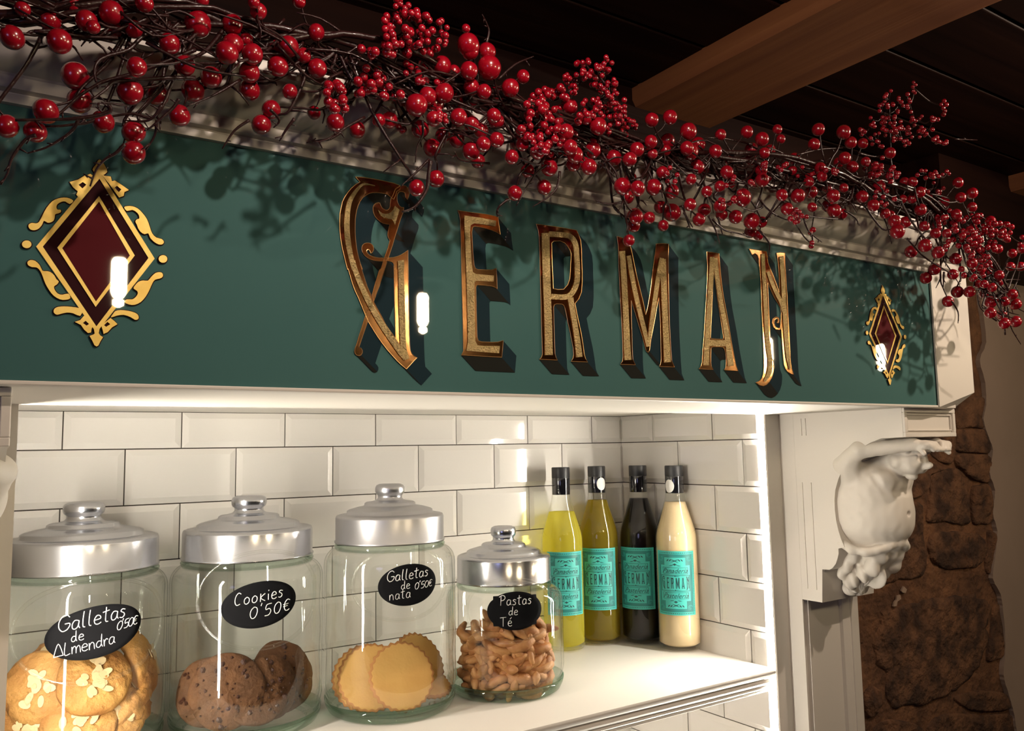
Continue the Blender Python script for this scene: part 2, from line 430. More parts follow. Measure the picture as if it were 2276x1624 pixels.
# ---- LED profiles in the front corners of the niche
def led(x, sgn, label, z0=ZD + 0.02):
    r_ = empty('led_strip', (x, YF + 0.006, z0))
    tag(r_, label, 'light strip')
    MB().box((x - 0.0008, YF + 0.0005, z0), (x + 0.0008, YF + 0.013, ZC - 0.001)).build('channel', m_white, r_)
    MB().box((min(x, x + sgn * .0050), YF - .0030, z0), (max(x, x + sgn * .0050), YF + .0004, ZB)).build('cover_lip', m_white, r_)
    xa, xb = (x - 0.0048, x - 0.0009) if sgn < 0 else (x + 0.0009, x + 0.0048)
    MB().box((xa, YF + 0.001, z0), (xb, YF + 0.0125, ZC - 0.002)).build('diffuser', m_led, r_)
led(-0.0008, -1, 'glowing warm white light strip running up the right front corner of the niche')
led(XL - 0.0082, 1, 'warm white light strip in the left front corner of the niche behind the frame')

# ---- white frame: soffit, jambs, pilasters
soff = MB().box((-1.45, YSIGN + 0.004, ZB), (0.150, YF, ZC)).box((XL - 0.03, YF, ZB), (XL - 0.001, 0.0, ZC))
soff.build('sign_soffit', m_white, bevel=0.001)
bpy.data.objects['sign_soffit']['kind'] = 'structure'
def profile_z(pts, z0, z1):
    return MB().prism([(x, y, z0) for x, y in pts], (0, 0, z1 - z0))
def pilaster(x0, x1, label):
    r_ = empty('pilaster', ((x0 + x1) / 2, YF, FLOOR)); tag(r_, label, 'pilaster')
    f = -0.386
    pts = [(x0, YW), (x0, f), (x0 + .004, f), (x0 + .006, f + .005), (x0 + .010, f + .005), (x0 + .012, f - .001), (x0 + .018, f - .001), (x0 + .020, f + .006), (x0 + .024, f + .008)]
    pts += [(x1 - .040, f + .008), (x1 - .038, f + .003), (x1 - .030, f + .001), (x1 - .024, f), (x1 - .023, f + .0015), (x1 - .020, f + .0015), (x1 - .019, f), (x1, f), (x1, YW)]
    profile_z(pts, FLOOR, ZB).build('shaft', m_white, r_)
    MB().box((x0 - 0.012, f - 0.015, FLOOR), (x1 + 0.012, YW, FLOOR + 0.12)).build('plinth', m_white, r_, bevel=0.004)
    return r_
pr = pilaster(0.030, 0.172, 'white moulded pilaster right of the niche, below the carved bracket')
pl = pilaster(-1.193, -1.052, 'white pilaster at the left edge of the picture below the carved bracket')
struct(MB().box((0.0, YF - 0.0005, ZD), (0.031, YF + 0.0002, ZB)).build('trim_2', m_white))
struct(MB().box((-1.053, YF - 0.004, ZD), (XL, YF + 0.0, ZB)).build('trim_3', m_white))

# ---- shelf
prof = [(0, 0), (-.3500, 0), (-.3555, -.0012), (-.3565, -.004), (-.3560, -.009), (-.3530, -.0125), (-.3500, -.0135), (-.3500, -.0150), (-.3525, -.0160), (-.3535, -.0190), (-.3520, -.0220),
        (-.3490, -.0230), (-.3490, -.0240), (-.3505, -.0250), (-.3510, -.0270), (-.3495, -.0290), (-.3470, -.0295), (-.3470, -.0305), (-.3480, -.0315), (-.3480, -.0335), (-.3460, -.0350), (-0.3, -.035), (0, -.035)]
shelf = MB().prism([(XL, min(y_, -0.0052), ZS + z_) for y_, z_ in prof], (-XL - 0.0052, 0, 0)).build('shelf', m_shelf)
sharp_smooth(shelf, 40)
tag(shelf, 'white wooden shelf with a reeded front edge holding the jars and bottles', 'shelf')
cab = MB().box((XL, -0.352, ZD - 0.05), (0.0, 0.0, ZD)).box((XL - 0.01, -0.350, FLOOR), (0.0, 0.0, ZD - 0.05))
tag(cab.build('base_cabinet', m_white), 'white base cabinet closing the niche below the tiles', 'cabinet')

# ---- carved corbels
ZB_ = 0.0392
cprof = [(-.3862, ZB_), (-.5725, ZB_), (-.5725, -.0023), (-.5383, -.0034), (-.520, -.0095), (-.5061, -.0165), (-.492, -.0262), (-.4815, -.0370), (-.471, -.0495), (-.4631, -.0640), (-.457, -.0795), (-.4544, -.0955),
         (-.4540, -.111), (-.4553, -.1268), (-.4580, -.140), (-.4619, -.1533), (-.4672, -.1653), (-.4565, -.1683), (-.4562, -.176), (-.4540, -.1830), (-.4505, -.1915), (-.4445, -.1984), (-.4390, -.2018),
         (-.4258, -.2025), (-.4225, -.2531), (-.3862, -.2531)]
try:
    import openvdb as vdb
except Exception:
    vdb = None
def sdf_mesh(name, lo, hi, vox, fn):
    xs = [np.arange(lo[i], hi[i], vox) for i in range(3)]
    X, Y, Z = np.meshgrid(*xs, indexing='ij')
    d = fn(X.astype(np.float32), Y.astype(np.float32), Z.astype(np.float32)).astype(np.float32)
    g = vdb.FloatGrid(0.02); g.copyFromArray(np.ascontiguousarray(d))
    p, q = g.convertToQuads(isovalue=0.0) if True else None
    p = np.array(p) * vox + np.array(lo)
    return mesh(name, p.tolist(), [tuple(int(i) for i in f)[::-1] for f in q])
def smin(a, b, k):
    h = np.clip(0.5 + 0.5 * (b - a) / k, 0, 1)
    return b + (a - b) * h - k * h * (1 - h)
def s_ell(P, c, r):
    x, y, z = (P[0] - c[0]) / r[0], (P[1] - c[1]) / r[1], (P[2] - c[2]) / r[2]
    k0 = np.sqrt(x * x + y * y + z * z)
    return (k0 - 1) * min(r)
def s_cap(P, a, b, ra, rb):
    a = np.array(a, np.float32); b = np.array(b, np.float32); ab = b - a
    t = ((P[0] - a[0]) * ab[0] + (P[1] - a[1]) * ab[1] + (P[2] - a[2]) * ab[2]) / float(ab @ ab)
    t = np.clip(t, 0, 1)
    return np.sqrt((P[0] - a[0] - t * ab[0]) ** 2 + (P[1] - a[1] - t * ab[1]) ** 2 + (P[2] - a[2] - t * ab[2]) ** 2) - (ra + (rb - ra) * t)
def figure_sdf(X, Y, Z):
    P = (X, Y, Z); E, C = s_ell, s_cap
    d = E(P, (0, -.479, -.112), (.056, .054, .052))
    d = smin(d, E(P, (0, -.482, -.070), (.052, .042, .036)), .022)
    d = smin(d, E(P, (0, -.478, -.140), (.052, .042, .028)), .02)
    d = smin(d, E(P, (0, -.455, -.10), (.056, .030, .06)), .02)
    for s in (-1, 1):
        d = smin(d, E(P, (s * .022, -.512, -.064), (.020, .014, .014)), .010)
        d = smin(d, E(P, (s * .050, -.470, -.046), (.019, .020, .020)), .012)
        d = smin(d, C(P, (s * .054, -.466, -.040), (s * .0620, -.498, -.020), .0155, .0125), .008)
        d = smin(d, C(P, (s * .0620, -.498, -.020), (s * .030, -.566, -.013), .0125, .0092), .005)
        d = smin(d, E(P, (s * .020, -.578, -.0155), (.015, .013, .0085)), .005)
        for q in range(4):   # fingers folded over the head
            d = smin(d, C(P, (s * (.026 - .006 * q), -.585, -.013), (s * (.020 - .006 * q), -.592 + .002 * abs(q - 1.5), -.021), .0042, .0034), .0015)
        d = smin(d, C(P, (s * .030, -.574, -.018), (s * .033, -.582, -.026), .0042, .0034), .002)
        # cheek and ear
        d = smin(d, E(P, (s * .012, -.549, -.047), (.011, .009, .009)), .006)
        d = smin(d, E(P, (s * .026, -.533, -.038), (.004, .006, .008)), .003)
    d = smin(d, C(P, (0, -.496, -.050), (0, -.522, -.040), .021, .018), .010)
    d = smin(d, E(P, (0, -.536, -.036), (.026, .030, .022)), .006)
    d = smin(d, E(P, (0, -.565, -.044), (.0055, .010, .006)), .002)      # nose
    d = smin(d, E(P, (0, -.551, -.052), (.007, .007, .004)), .003)      # lips
    d = smin(d, E(P, (0, -.541, -.060), (.009, .009, .006)), .003)      # chin
    rs = np.random.RandomState(3)
    for i in range(26):      # curls of hair
        a = rs.uniform(0, 2 * math.pi); q = rs.uniform(.2, 1)
        d = smin(d, E(P, (.024 * math.cos(a) * q, -.540 + .028 * math.sin(a) * q, -.024 + .006 * (1 - q)), (.0062, .0062, .0050)), .0022)
    for s in (-1, 1):       # folds: armpit, flank, belly
        d = -smin(-d, C(P, (s * .050, -.505, -.052), (s * .040, -.520, -.080), .0035, .002), .006)
    d = -smin(-d, C(P, (-.020, -.530, -.083), (.020, -.530, -.083), .0022, .0022), .008)
    for s in (-1, 1):       # eye hollows
        d = -smin(-d, E(P, (s * .010, -.566, -.034), (.006, .006, .004)), .003)
    d = -smin(-d, E(P, (0, -.5335, -.116), (.0035, .006, .0035)), .003)   # navel
    # scrolled hem of the drapery
    ring = [(.060 * math.sin(t), -.462 - .050 * math.cos(t), -.163 + .007 * math.cos(3 * t) - .004 * math.cos(t)) for t in np.linspace(-2.0, 2.0, 13)]
    for a, b in zip(ring[:-1], ring[1:]): d = smin(d, C(P, a, b, .0065, .0065), .004)
    d = smin(d, C(P, (0, -.466, -.165), (0, -.436, -.222), .042, .020), .012)
    for s in (-1, 1):
        for (yy, zz, xx, r1, r2) in ((-.492, -.176, .022, .015, .019), (-.484, -.196, .026, .013, .015), (-.468, -.207, .022, .014, .015), (-.446, -.220, .026, .013, .015), (-.436, -.236, .013, .011, .010)):
            d = smin(d, E(P, (s * xx, yy, zz), (r1, .012, r2)), .004)
        d = smin(d, C(P, (s * .008, -.505, -.168), (s * .030, -.470, -.205), .006, .004), .003)
        d = smin(d, C(P, (s * .040, -.470, -.170), (s * .040, -.440, -.212), .010, .007), .005)
    d = smin(d, E(P, (0, -.470, -.205), (.008, .020, .026)), .004)
    d = smin(d, E(P, (0, -.440, -.236), (.010, .010, .011)), .004)
    # carved veins on the leaves, faint chisel waves elsewhere
    low = np.clip((-.158 - Z) / .02, 0, 1)
    d = d + low * .0011 * np.sin(np.arctan2(X, -(Y + .445)) * 16 + Z * 120)
    d = d + (1 - low) * .0004 * np.sin(X * 300 + np.sin(Z * 210)) * np.sin(Y * 260)
    return d
fig_me = sdf_mesh('figure', (-.082, -.606, -.256), (.082, -.405, .006), .0016, figure_sdf)
fig_me.materials.append(m_plasterfig); fig_me.shade_smooth()
def corbel(x0, x1, label):
    r_ = empty('carved_corbel', ((x0 + x1) / 2, YF, ZS)); tag(r_, label, 'bracket')
    body = MB().prism([(x0, y_, z_) for y_, z_ in cprof], (x1 - x0, 0, 0)).build('bracket_body', m_white, r_)
    sharp_smooth(body, 30)
    # recessed panel on the top block
    pm = MB(); ya = -.5725
    def frame(xa, xb, za, zb, t, y0, y1):
        pm.box((xa, y1, za), (xb, y0, za + t)); pm.box((xa, y1, zb - t), (xb, y0, zb)); pm.box((xa, y1, za + t), (xa + t, y0, zb - t)); pm.box((xb - t, y1, za + t), (xb, y0, zb - t))
    frame(x0, x1, -.0023, ZB_, .0065, ya, ya - .004)
    frame(x0 + .0085, x1 - .0085, .0062, ZB_ - .0085, .0022, ya, ya - .0026)
    pm.build('panel_moulding', m_white, r_, bevel=0.0008)
    side = MB()
    sx = x0 - 0.0012
    for ya_, yb_ in ((-.402, -.398), (-.410, -.4075)):
        side.box((sx, ya_, .004), (x0 + .001, yb_, .031))
    side.box((sx, -.4145, -.235), (x0 + .001, -.4125, -.07)).box((sx, -.398, -.235), (x0 + .001, -.396, -.07))
    side.build('side_moulding', m_white, r_)
    MB().box((x0 + .004, -.4262, -.2065), (x1 - .004, -.418, -.2030)).build('ledge', m_white, r_)
    f = bpy.data.objects.new('carved_figure', fig_me); COL.objects.link(f)
    f.parent = r_; bpy_inv(f, r_)
    f.location = ((x0 + x1) / 2, 0, 0)
    return r_
corbel(0.030, 0.1635, 'white carved bracket of a crouching child figure with raised arms, right of the bottles')
corbel(-1.1915, -1.058, 'white carved bracket cut off by the left edge of the picture')

# ================================================================== SIGN
sign = empty('shop_sign', (-0.5, -0.47, ZB)); tag(sign, 'long teal glass shop sign reading GERMAN in gold leaf, white moulded frame', 'sign')
XSR = 0.0925
MB().box((-1.45, YSIGN, ZB + 0.0035), (XSR, YSIGN + 0.006, ZT)).build('glass_panel', m_teal, sign)
MB().box((-1.45, YSIGN + 0.006, ZC + 0.0005), (0.150, YW - 0.002, ZT + 0.02)).build('backing_box', m_white, sign)
MB().box((-1.45, YSIGN - 0.002, ZB + 0.0002), (XSR, YSIGN + 0.005, ZB + 0.0034)).build('bottom_bead', m_white, sign, bevel=0.0008)
# right stile with its cut-off lower corner
xa, xb = XSR, 0.180
v = [(xa, YSIGN - .001, ZB), (xb, YSIGN - .009, .063), (xb, YSIGN - .009, .30), (xa, YSIGN - .001, .30), (0.152, YSIGN + .012, ZB - .002),
     (xa, YSIGN + .05, ZB), (xb, YSIGN + .05, .063), (xb, YSIGN + .05, .30), (xa, YSIGN + .05, .30), (0.152, YSIGN + .05, ZB - .002)]
MB().add(v, [(0,1,2,3),(0,4,1),(4,9,6,1),(0,5,9,4),(1,6,7,2),(3,2,7,8),(0,3,8,5),(5,8,7,6,9)]).box((xa, YSIGN - 0.0035, ZB + .002), (xa + .004, YSIGN + .004, ZT)).build('right_stile', m_white, sign)
# cornice
cz = [(YSIGN - .001, ZT - .0005), (YSIGN - .004, ZT), (YSIGN - .0045, .2415), (YSIGN - .0045, .2440), (YSIGN - .0030, .2448), (YSIGN - .0030, .2458), (YSIGN - .0095, .2466), (YSIGN - .0110, .2500), (YSIGN - .0115, .2545), (YSIGN - .0130, .2560),
      (YSIGN - .0190, .2575), (YSIGN - .0260, .2620), (YSIGN - .0330, .2690), (YSIGN - .0370, .2770), (YSIGN - .0385, .2830), (YSIGN - .0430, .2840), (YSIGN - .0430, .2950), (YSIGN + .20, .2950), (YSIGN + .20, ZT)]
cor = MB().prism([(-1.45, y_, z_) for y_, z_ in cz], (1.45 + 0.186, 0, 0)).build('cornice', m_white, sign)
sharp_smooth(cor, 28)

# flat gilded / painted shapes on the glass
def flat(polys, y, name, m, parent, xf=None):
    """polys: list of [outer, hole, hole...] with (x,z) points"""
    b = MB()
    for gi, grp in enumerate(polys):
        L = [[Vector((p[0], p[1], 0)) for p in loop] for loop in grp]
        pts = [p for l in L for p in l]
        tr = tessellate_polygon(L)
        if xf: vs = [xf(p.x, p.y) for p in pts]
        else: vs = [(p.x, y - .00007 * gi, p.y) for p in pts]
        fs = []
        for t in tr:
            a, b_, c_ = pts[t[0]], pts[t[1]], pts[t[2]]
            ar = (b_.x - a.x) * (c_.y - a.y) - (b_.y - a.y) * (c_.x - a.x)
            if abs(ar) < 1e-12: continue
            fs.append(tuple(t) if ar > 0 else tuple(reversed(t)))
        b.add(vs, fs)
    return b.build(name, m, parent)
def strip_poly(pts, w):
    """outline of a stroke; w = width or list of widths"""
    P = [Vector(p) for p in pts]; n = len(P); ws_ = w if isinstance(w, (list, tuple)) else [w] * n
    L, Rr = [], []
    for i, p in enumerate(P):
        t = (P[min(i + 1, n - 1)] - P[max(i - 1, 0)]).normalized()
        nn = Vector((-t.y, t.x)); L.append(p + nn * ws_[i] / 2); Rr.append(p - nn * ws_[i] / 2)
    return L + Rr[::-1]
def sm2(pts, k=3):
    return [(p.x, p.y) for p in catmull([Vector((a, b, 0)) for a, b in pts], k, True)]
def sgn_map(ox, oy, s):
    def f(p):
        q = at(ox + p[0] / s, oy + p[1] / s, 1, YSIGN); return (q.x, q.z)
    return f
gA = sgn_map(745, 380, 7.38); gB = sgn_map(745, 580, 5.8)
def mix(spec):
    out = []
    for g, pts in spec: out += [g(p) for p in pts]
    return out
G_polys = [
 [mix([(gA, [(325,100),(400,185),(330,225),(260,285),(200,355),(150,430),(110,510),(90,600),(70,700),(65,800),(65,900),(70,1000),(80,1100),(95,1200),(115,1300),(140,1400),(165,1500),(195,1620)]),
       (gB, [(160,100),(215,290),(250,385),(290,470),(380,690),(425,790),(480,880),(540,975),(600,1060),(670,1150),(740,1230),(800,1295),(860,1350),(912,1393),(960,1340),(1005,1290),(1050,1245),(1005,1220),(978,1190),(962,1150),(955,1080),(948,900),(943,600),(938,300),(935,0)]),
       (gA, [(1188,1480),(1185,1300),(1155,1325),(1120,1350),(1075,1378),(1020,1402),(945,1422),(860,1430),(860,1475),(920,1490),(948,1515),(960,1560),(965,1620)]),
       (gB, [(750,60),(752,200),(755,400),(760,600),(766,800),(770,990),(725,935),(690,890),(640,810),(600,730),(545,630),(490,530),(450,430),(410,340),(380,250),(345,140),(315,40)]),
       (gA, [(440,1620),(405,1520),(380,1430),(357,1335),(340,1240),(327,1120),(320,1000),(320,900),(322,800),(332,720),(345,650),(368,570),(400,500),(445,440),(500,400),(550,372),(600,360),(680,358),(750,365),(800,374),(850,390),(880,412),(910,440),(930,455),(950,470),(985,400),(1000,340),(1060,300),(1060,245),(960,205),(800,170),(680,145),(560,125),(440,108)])])],
 [mix([(gA, [(905,455),(895,540),(893,580),(885,610),(870,632),(850,645),(820,645),(790,630),(765,612),(750,590),(735,560),(725,530),(705,525),(680,528),(655,538),(630,560),(615,590),(612,620),(615,660),(625,700),(648,750),(680,790),(725,830),(780,860),(830,872),(885,880),(875,920),(870,960),(858,1000),(853,1040),(856,1070),(865,1100),(890,1140),(875,1200),(860,1260),(830,1340),(800,1420),(780,1490),(745,1600)]),
       (gB, [(560,125),(510,290),(470,440),(490,515),(430,610),(385,700),(330,880),(300,970),(275,1060),(252,1120),(243,1160),(250,1190),(268,1212),(300,1222),(328,1210),(343,1185),(345,1155),(328,1125),(300,1112),(330,1020),(420,760),(455,640),(490,520),(525,420),(560,330),(615,160),(660,15)]),
       (gA, [(830,1480),(860,1430),(885,1360),(905,1300),(935,1210),(960,1120),(985,1040),(1010,960),(1035,880),(1060,800),(1080,750),(1100,700),(1115,650),(1115,600),(1085,600),(1060,590),(1038,565),(1020,530),(1008,490),(1005,450),(1008,405),(1020,370),(1042,348),(1070,340),(1105,345),(1135,360),(1138,390),(1140,425),(1158,450),(1175,470),(1192,430),(1205,390),(1207,355),(1200,320),(1180,280),(1150,250),(1105,243),(1060,245),(980,300),(940,400)])])],
 [mix([(gA, [(860,1430),(785,1428),(720,1427),(660,1420),(610,1408),(570,1390),(540,1372),(520,1350),(508,1330),(507,1312),(515,1296),(530,1290),(548,1296),(560,1310),(575,1350),(597,1338),(610,1320),(620,1290),(618,1260),(608,1228),(590,1205),(562,1190),(530,1185),(498,1187),(470,1195),(445,1218),(430,1250),(428,1290),(440,1330),(460,1368),(490,1400),(528,1428),(570,1450),(625,1466),(680,1475),(785,1482),(860,1475)])])],
]
tC = sgn_map(720, 360, 3.007)
E_polys = [[[tC(p) for p in [(890,325),(980,338),(1080,350),(1160,368),(1165,420),(1175,487),(1150,470),(1120,457),(1060,440),(1005,430),(990,438),(985,470),(992,600),(1000,690),(1008,712),(1025,720),(1080,722),(1120,722),(1148,710),(1152,780),(1155,852),(1140,838),(1115,830),(1060,824),(1020,822),(1012,835),(1015,1000),(1020,1170),(1028,1195),(1050,1202),(1120,1205),(1160,1203),(1195,1192),(1190,1250),(1185,1305),(1050,1298),(915,1290),(928,1262),(925,1100),(918,800),(912,500),(907,390),(900,350)]]]]
tR = sgn_map(1140, 460, 3.866)
R_polys = [[[tR(p) for p in [(195,148),(360,170),(540,200),(560,240),(577,290),(584,360),(586,460),(590,560),(590,650),(583,735),(560,790),(528,830),(545,920),(562,1000),(580,1080),(595,1170),(608,1270),(620,1305),(637,1332),(565,1330),(495,1327),(510,1300),(516,1270),(512,1210),(500,1150),(485,1070),(468,1000),(455,930),(442,870),(432,845),(415,835),(370,833),(350,840),(345,860),(348,1000),(352,1150),(357,1260),(365,1292),(377,1316),(300,1312),(223,1308),(240,1292),(248,1265),(245,1150),(240,1000),(236,800),(230,600),(226,420),(220,260),(212,200)]],
            [tR(p) for p in [(328,310),(345,295),(400,293),(440,310),(465,340),(485,370),(495,405),(493,450),(490,500),(487,560),(482,620),(465,670),(430,708),(380,710),(342,702),(338,600),(333,500),(330,400)]]]]
M_polys = [[[tR(p) for p in [(888,253),(925,262),(970,275),(1000,330),(1015,380),(1035,480),(1060,600),(1085,700),(1110,800),(1125,870),(1135,925),(1150,870),(1165,790),(1180,690),(1190,600),(1202,510),(1212,430),(1220,370),(1225,318),(1280,315),(1332,318),(1330,420),(1331,600),(1333,700),(1336,850),(1340,1000),(1346,1100),(1352,1220),(1360,1320),(1382,1376),(1320,1373),(1253,1370),(1264,1345),(1268,1310),(1265,1150),(1262,1000),(1255,880),(1248,780),(1232,860),(1215,960),(1198,1050),(1180,1140),(1168,1235),(1155,1248),(1140,1238),(1125,1180),(1105,1110),(1080,1030),(1060,960),(1035,880),(1012,805),(1013,950),(1018,1100),(1020,1220),(1026,1310),(1046,1356),(985,1354),(918,1352),(935,1325),(940,1290),(936,1150),(930,1000),(922,870),(915,740),(909,620),(904,500),(902,400),(898,330)]]]]
tA = sgn_map(1520, 500, 4.06)
A_polys = [[[tA(p) for p in [(200,242),(255,248),(310,258),(318,350),(325,440),(336,540),(350,640),(370,745),(390,850),(405,945),(420,1040),(435,1120),(450,1200),(463,1265),(482,1316),(420,1312),(358,1308),(372,1285),(375,1250),(375,1200),(370,1160),(360,1120),(342,1102),(300,1100),(255,1100),(240,1112),(238,1180),(238,1240),(243,1275),(257,1304),(195,1302),(131,1298),(150,1270),(158,1240),(165,1120),(175,1000),(183,870),(190,750),(198,610),(205,480),(207,360)]],
            [tA(p) for p in [(263,425),(275,500),(288,600),(302,700),(318,800),(333,900),(345,980),(350,1015),(345,1030),(290,1028),(240,1024),(234,1015),(240,900),(245,800),(250,680),(255,560)]]]]
tN = sgn_map(1660, 540, 4.511)
N_polys = [[[tN(p) for p in [(15,58),(100,72),(190,85),(198,140),(205,200),(230,265),(258,330),(288,410),(315,495),(320,440),(317,380),(312,300),(305,200),(290,100),(330,96),(375,100),(378,180),(380,250),(387,380),(395,500),(400,600),(405,700),(412,820),(420,950),(425,1070),(431,1180),(443,1255),(462,1318),(430,1308),(400,1290),(380,1260),(365,1220),(357,1140),(350,1050),(345,960),(338,870),(328,850),(335,760),(337,700),(328,650),(310,615),(290,585),(268,550),(248,510),(230,468),(203,400),(206,500),(210,600),(215,700),(220,800),(225,900),(230,1000),(236,1090),(245,1155),(262,1200),(264,1240),(258,1300),(243,1350),(220,1390),(192,1418),(160,1433),(120,1424),(83,1398),(115,1385),(140,1360),(158,1310),(164,1250),(163,1150),(160,1050),(155,950),(150,850),(145,720),(140,600),(135,470),(130,350),(125,290),(118,230),(113,165),(100,122),(75,105),(45,120)]]],
           [[tN(p) for p in strip_poly([(342,852),(318,862),(290,858),(268,838),(256,800),(262,765),(285,748),(305,752),(313,775),(308,798),(296,798)], [14,18,20,20,20,20,18,16,14,12,6])]]]
SV = Vector((0.0152, -0.0140))
def letter(polys, inner, ch):
    root = bpy.data.objects.new('gilded_letter', None)
    o = flat(polys, YSIGN - 0.0010, 'letter', m_leaf, sign)
    o['label'] = 'gold leaf capital letter %s' % ch
    b = MB()
    for grp in polys:
        for li, loop in enumerate(grp):
            n = len(loop); L = [Vector(p) for p in loop]
            ar = sum(L[i].x * L[(i + 1) % n].y - L[(i + 1) % n].x * L[i].y for i in range(n))
            for i in range(n):
                a, c = L[i], L[(i + 1) % n]; qn = len(b.f)
                e = c - a; nn = Vector((e.y, -e.x)) * (1 if ar > 0 else -1)
                if li: nn = -nn
                if nn.dot(SV) <= 0 : continue
                mi = 1 if -nn.y > abs(nn.x) * 1.2 else 0
                yy = YSIGN - 0.0004 - (0.00015 if mi else 0) - 1.6e-6 * qn
                q = [a, c, c + SV, a + SV]
                cr = (q[1] - q[0]).cross(q[2] - q[0]) if False else (q[1].x - q[0].x) * (q[2].y - q[0].y) - (q[1].y - q[0].y) * (q[2].x - q[0].x)
                if cr < 0: q = q[::-1]
                b.add([(p.x, yy, p.y) for p in q], [(0, 1, 2, 3)], mi)
    b.build('block_shade', [m_shade_r, m_shade_b], sign)
    eb = MB()
    for grp in polys:
        for loop in grp:
            eb.tube([(p[0], YSIGN - .0011, p[1]) for p in list(loop) + [loop[0]]], .00032, 4, caps=False)
    eb.build('gilt_edge', m_edge, sign)
    flat([[p] for p in inner], YSIGN - 0.0018, 'crinkled_leaf', m_glit, sign)
    bpy.data.objects.remove(root)
def st(g, pts, w): return [g(p) for p in strip_poly([tuple(q) for q in catmull([(a, b, 0) for a, b in pts], 4)] if False else pts, w)]
def sts(g, pts, w, k=4):
    C_ = catmull([(a, b, 0) for a, b in pts], k)
    n = len(pts); ws2 = []
    ww = w if isinstance(w, (list, tuple)) else [w] * n
    for i in range(len(C_)):
        t = i / k; j = min(int(t), n - 1); j2 = min(j + 1, n - 1); ws2.append(ww[j] + (ww[j2] - ww[j]) * (t - j))
    return [g(p) for p in strip_poly([(c.x, c.y) for c in C_], ws2)]
cen = lambda p: p
G_inner = [sts(gA, [(640,250),(520,225),(420,240),(320,350),(240,480),(200,620),(182,800),(182,1000),(205,1200),(250,1430),(300,1620)], [10,22,40,60,72,80,88,90,88,82,78]),
           sts(gB, [(215,0),(250,130),(330,330),(430,540),(560,770),(720,1010),(830,1160),(905,1250)], [66,66,70,74,76,82,90,90]),
           sts(gB, [(835,20),(845,400),(855,800),(868,1120),(915,1270)], [66,78,76,74,60], 2), [gA(p) for p in [(1012,1480),(1115,1460),(1120,1620),(1015,1620)]],
           [gA(p) for p in [(685,640),(720,675),(760,700),(810,712),(860,705),(900,680),(940,640),(965,575),(1040,645),(1020,710),(1000,770),(980,850),(965,895),(940,840),(910,800),(850,790),(780,775),(740,745),(710,700)]]]
E_inner = [[tC(p) for p in [(932,360),(1040,375),(1145,395),(1142,432),(1050,418),(1000,412),(975,425),(970,470),(982,690),(990,738),(1010,750),(1130,760),(1128,800),(1010,796),(1000,806),(1002,1000),(1005,1195),(1020,1225),(1060,1230),(1170,1230),(1165,1278),(1050,1270),(945,1262),(956,1200),(950,900),(940,600),(933,430)]]]
R_inner = [sts(tR, [(272,225),(278,500),(288,800),(297,1050),(300,1272)], [66,66,64,66,68], 2), sts(tR, [(300,235),(390,240),(480,255),(528,320),(540,430),(545,540),(540,650),(500,740),(440,775),(320,770)], 46), sts(tR, [(485,780),(505,900),(530,1050),(548,1170),(562,1290)], [50,46,46,50,56], 2)]
M_inner = [sts(tR, [(930,380),(945,600),(960,900),(970,1150),(980,1315)], [50,50,50,54,60], 2), sts(tR, [(985,420),(1030,680),(1080,900),(1120,1060),(1152,1200)], [38,40,40,38,26], 2), sts(tR, [(1158,1180),(1180,1000),(1210,800),(1240,600),(1270,440)], [24,34,38,40,40], 2), sts(tR, [(1278,450),(1288,700),(1298,950),(1308,1150),(1318,1335)], [52,50,50,54,60], 2)]
A_inner = [sts(tA, [(245,290),(238,450),(222,700),(205,950),(195,1150),(190,1268)], [40,44,44,44,48,56], 2), sts(tA, [(272,300),(292,480),(325,700),(362,900),(390,1080),(412,1272)], [40,40,42,46,50,56], 2), sts(tA, [(210,1064),(290,1068),(380,1066)], 56, 1)]
N_inner = [sts(tN, [(150,110),(158,300),(170,500),(180,700),(190,900),(205,1050),(222,1180),(212,1300),(165,1390)], [34,38,40,40,42,44,44,46,20]), sts(tN, [(200,290),(240,400),(285,500),(335,600),(362,690)], [30,36,38,40,44]), sts(tN, [(335,135),(350,350),(362,600),(375,800),(388,1000),(402,1150),(420,1270)], [44,42,42,44,42,38,12])]
letter(G_polys, G_inner, 'G'); letter(E_polys, E_inner, 'E'); letter(R_polys, R_inner, 'R')
letter(M_polys, M_inner, 'M'); letter(A_polys, A_inner, 'A'); letter(N_polys, N_inner, 'N')

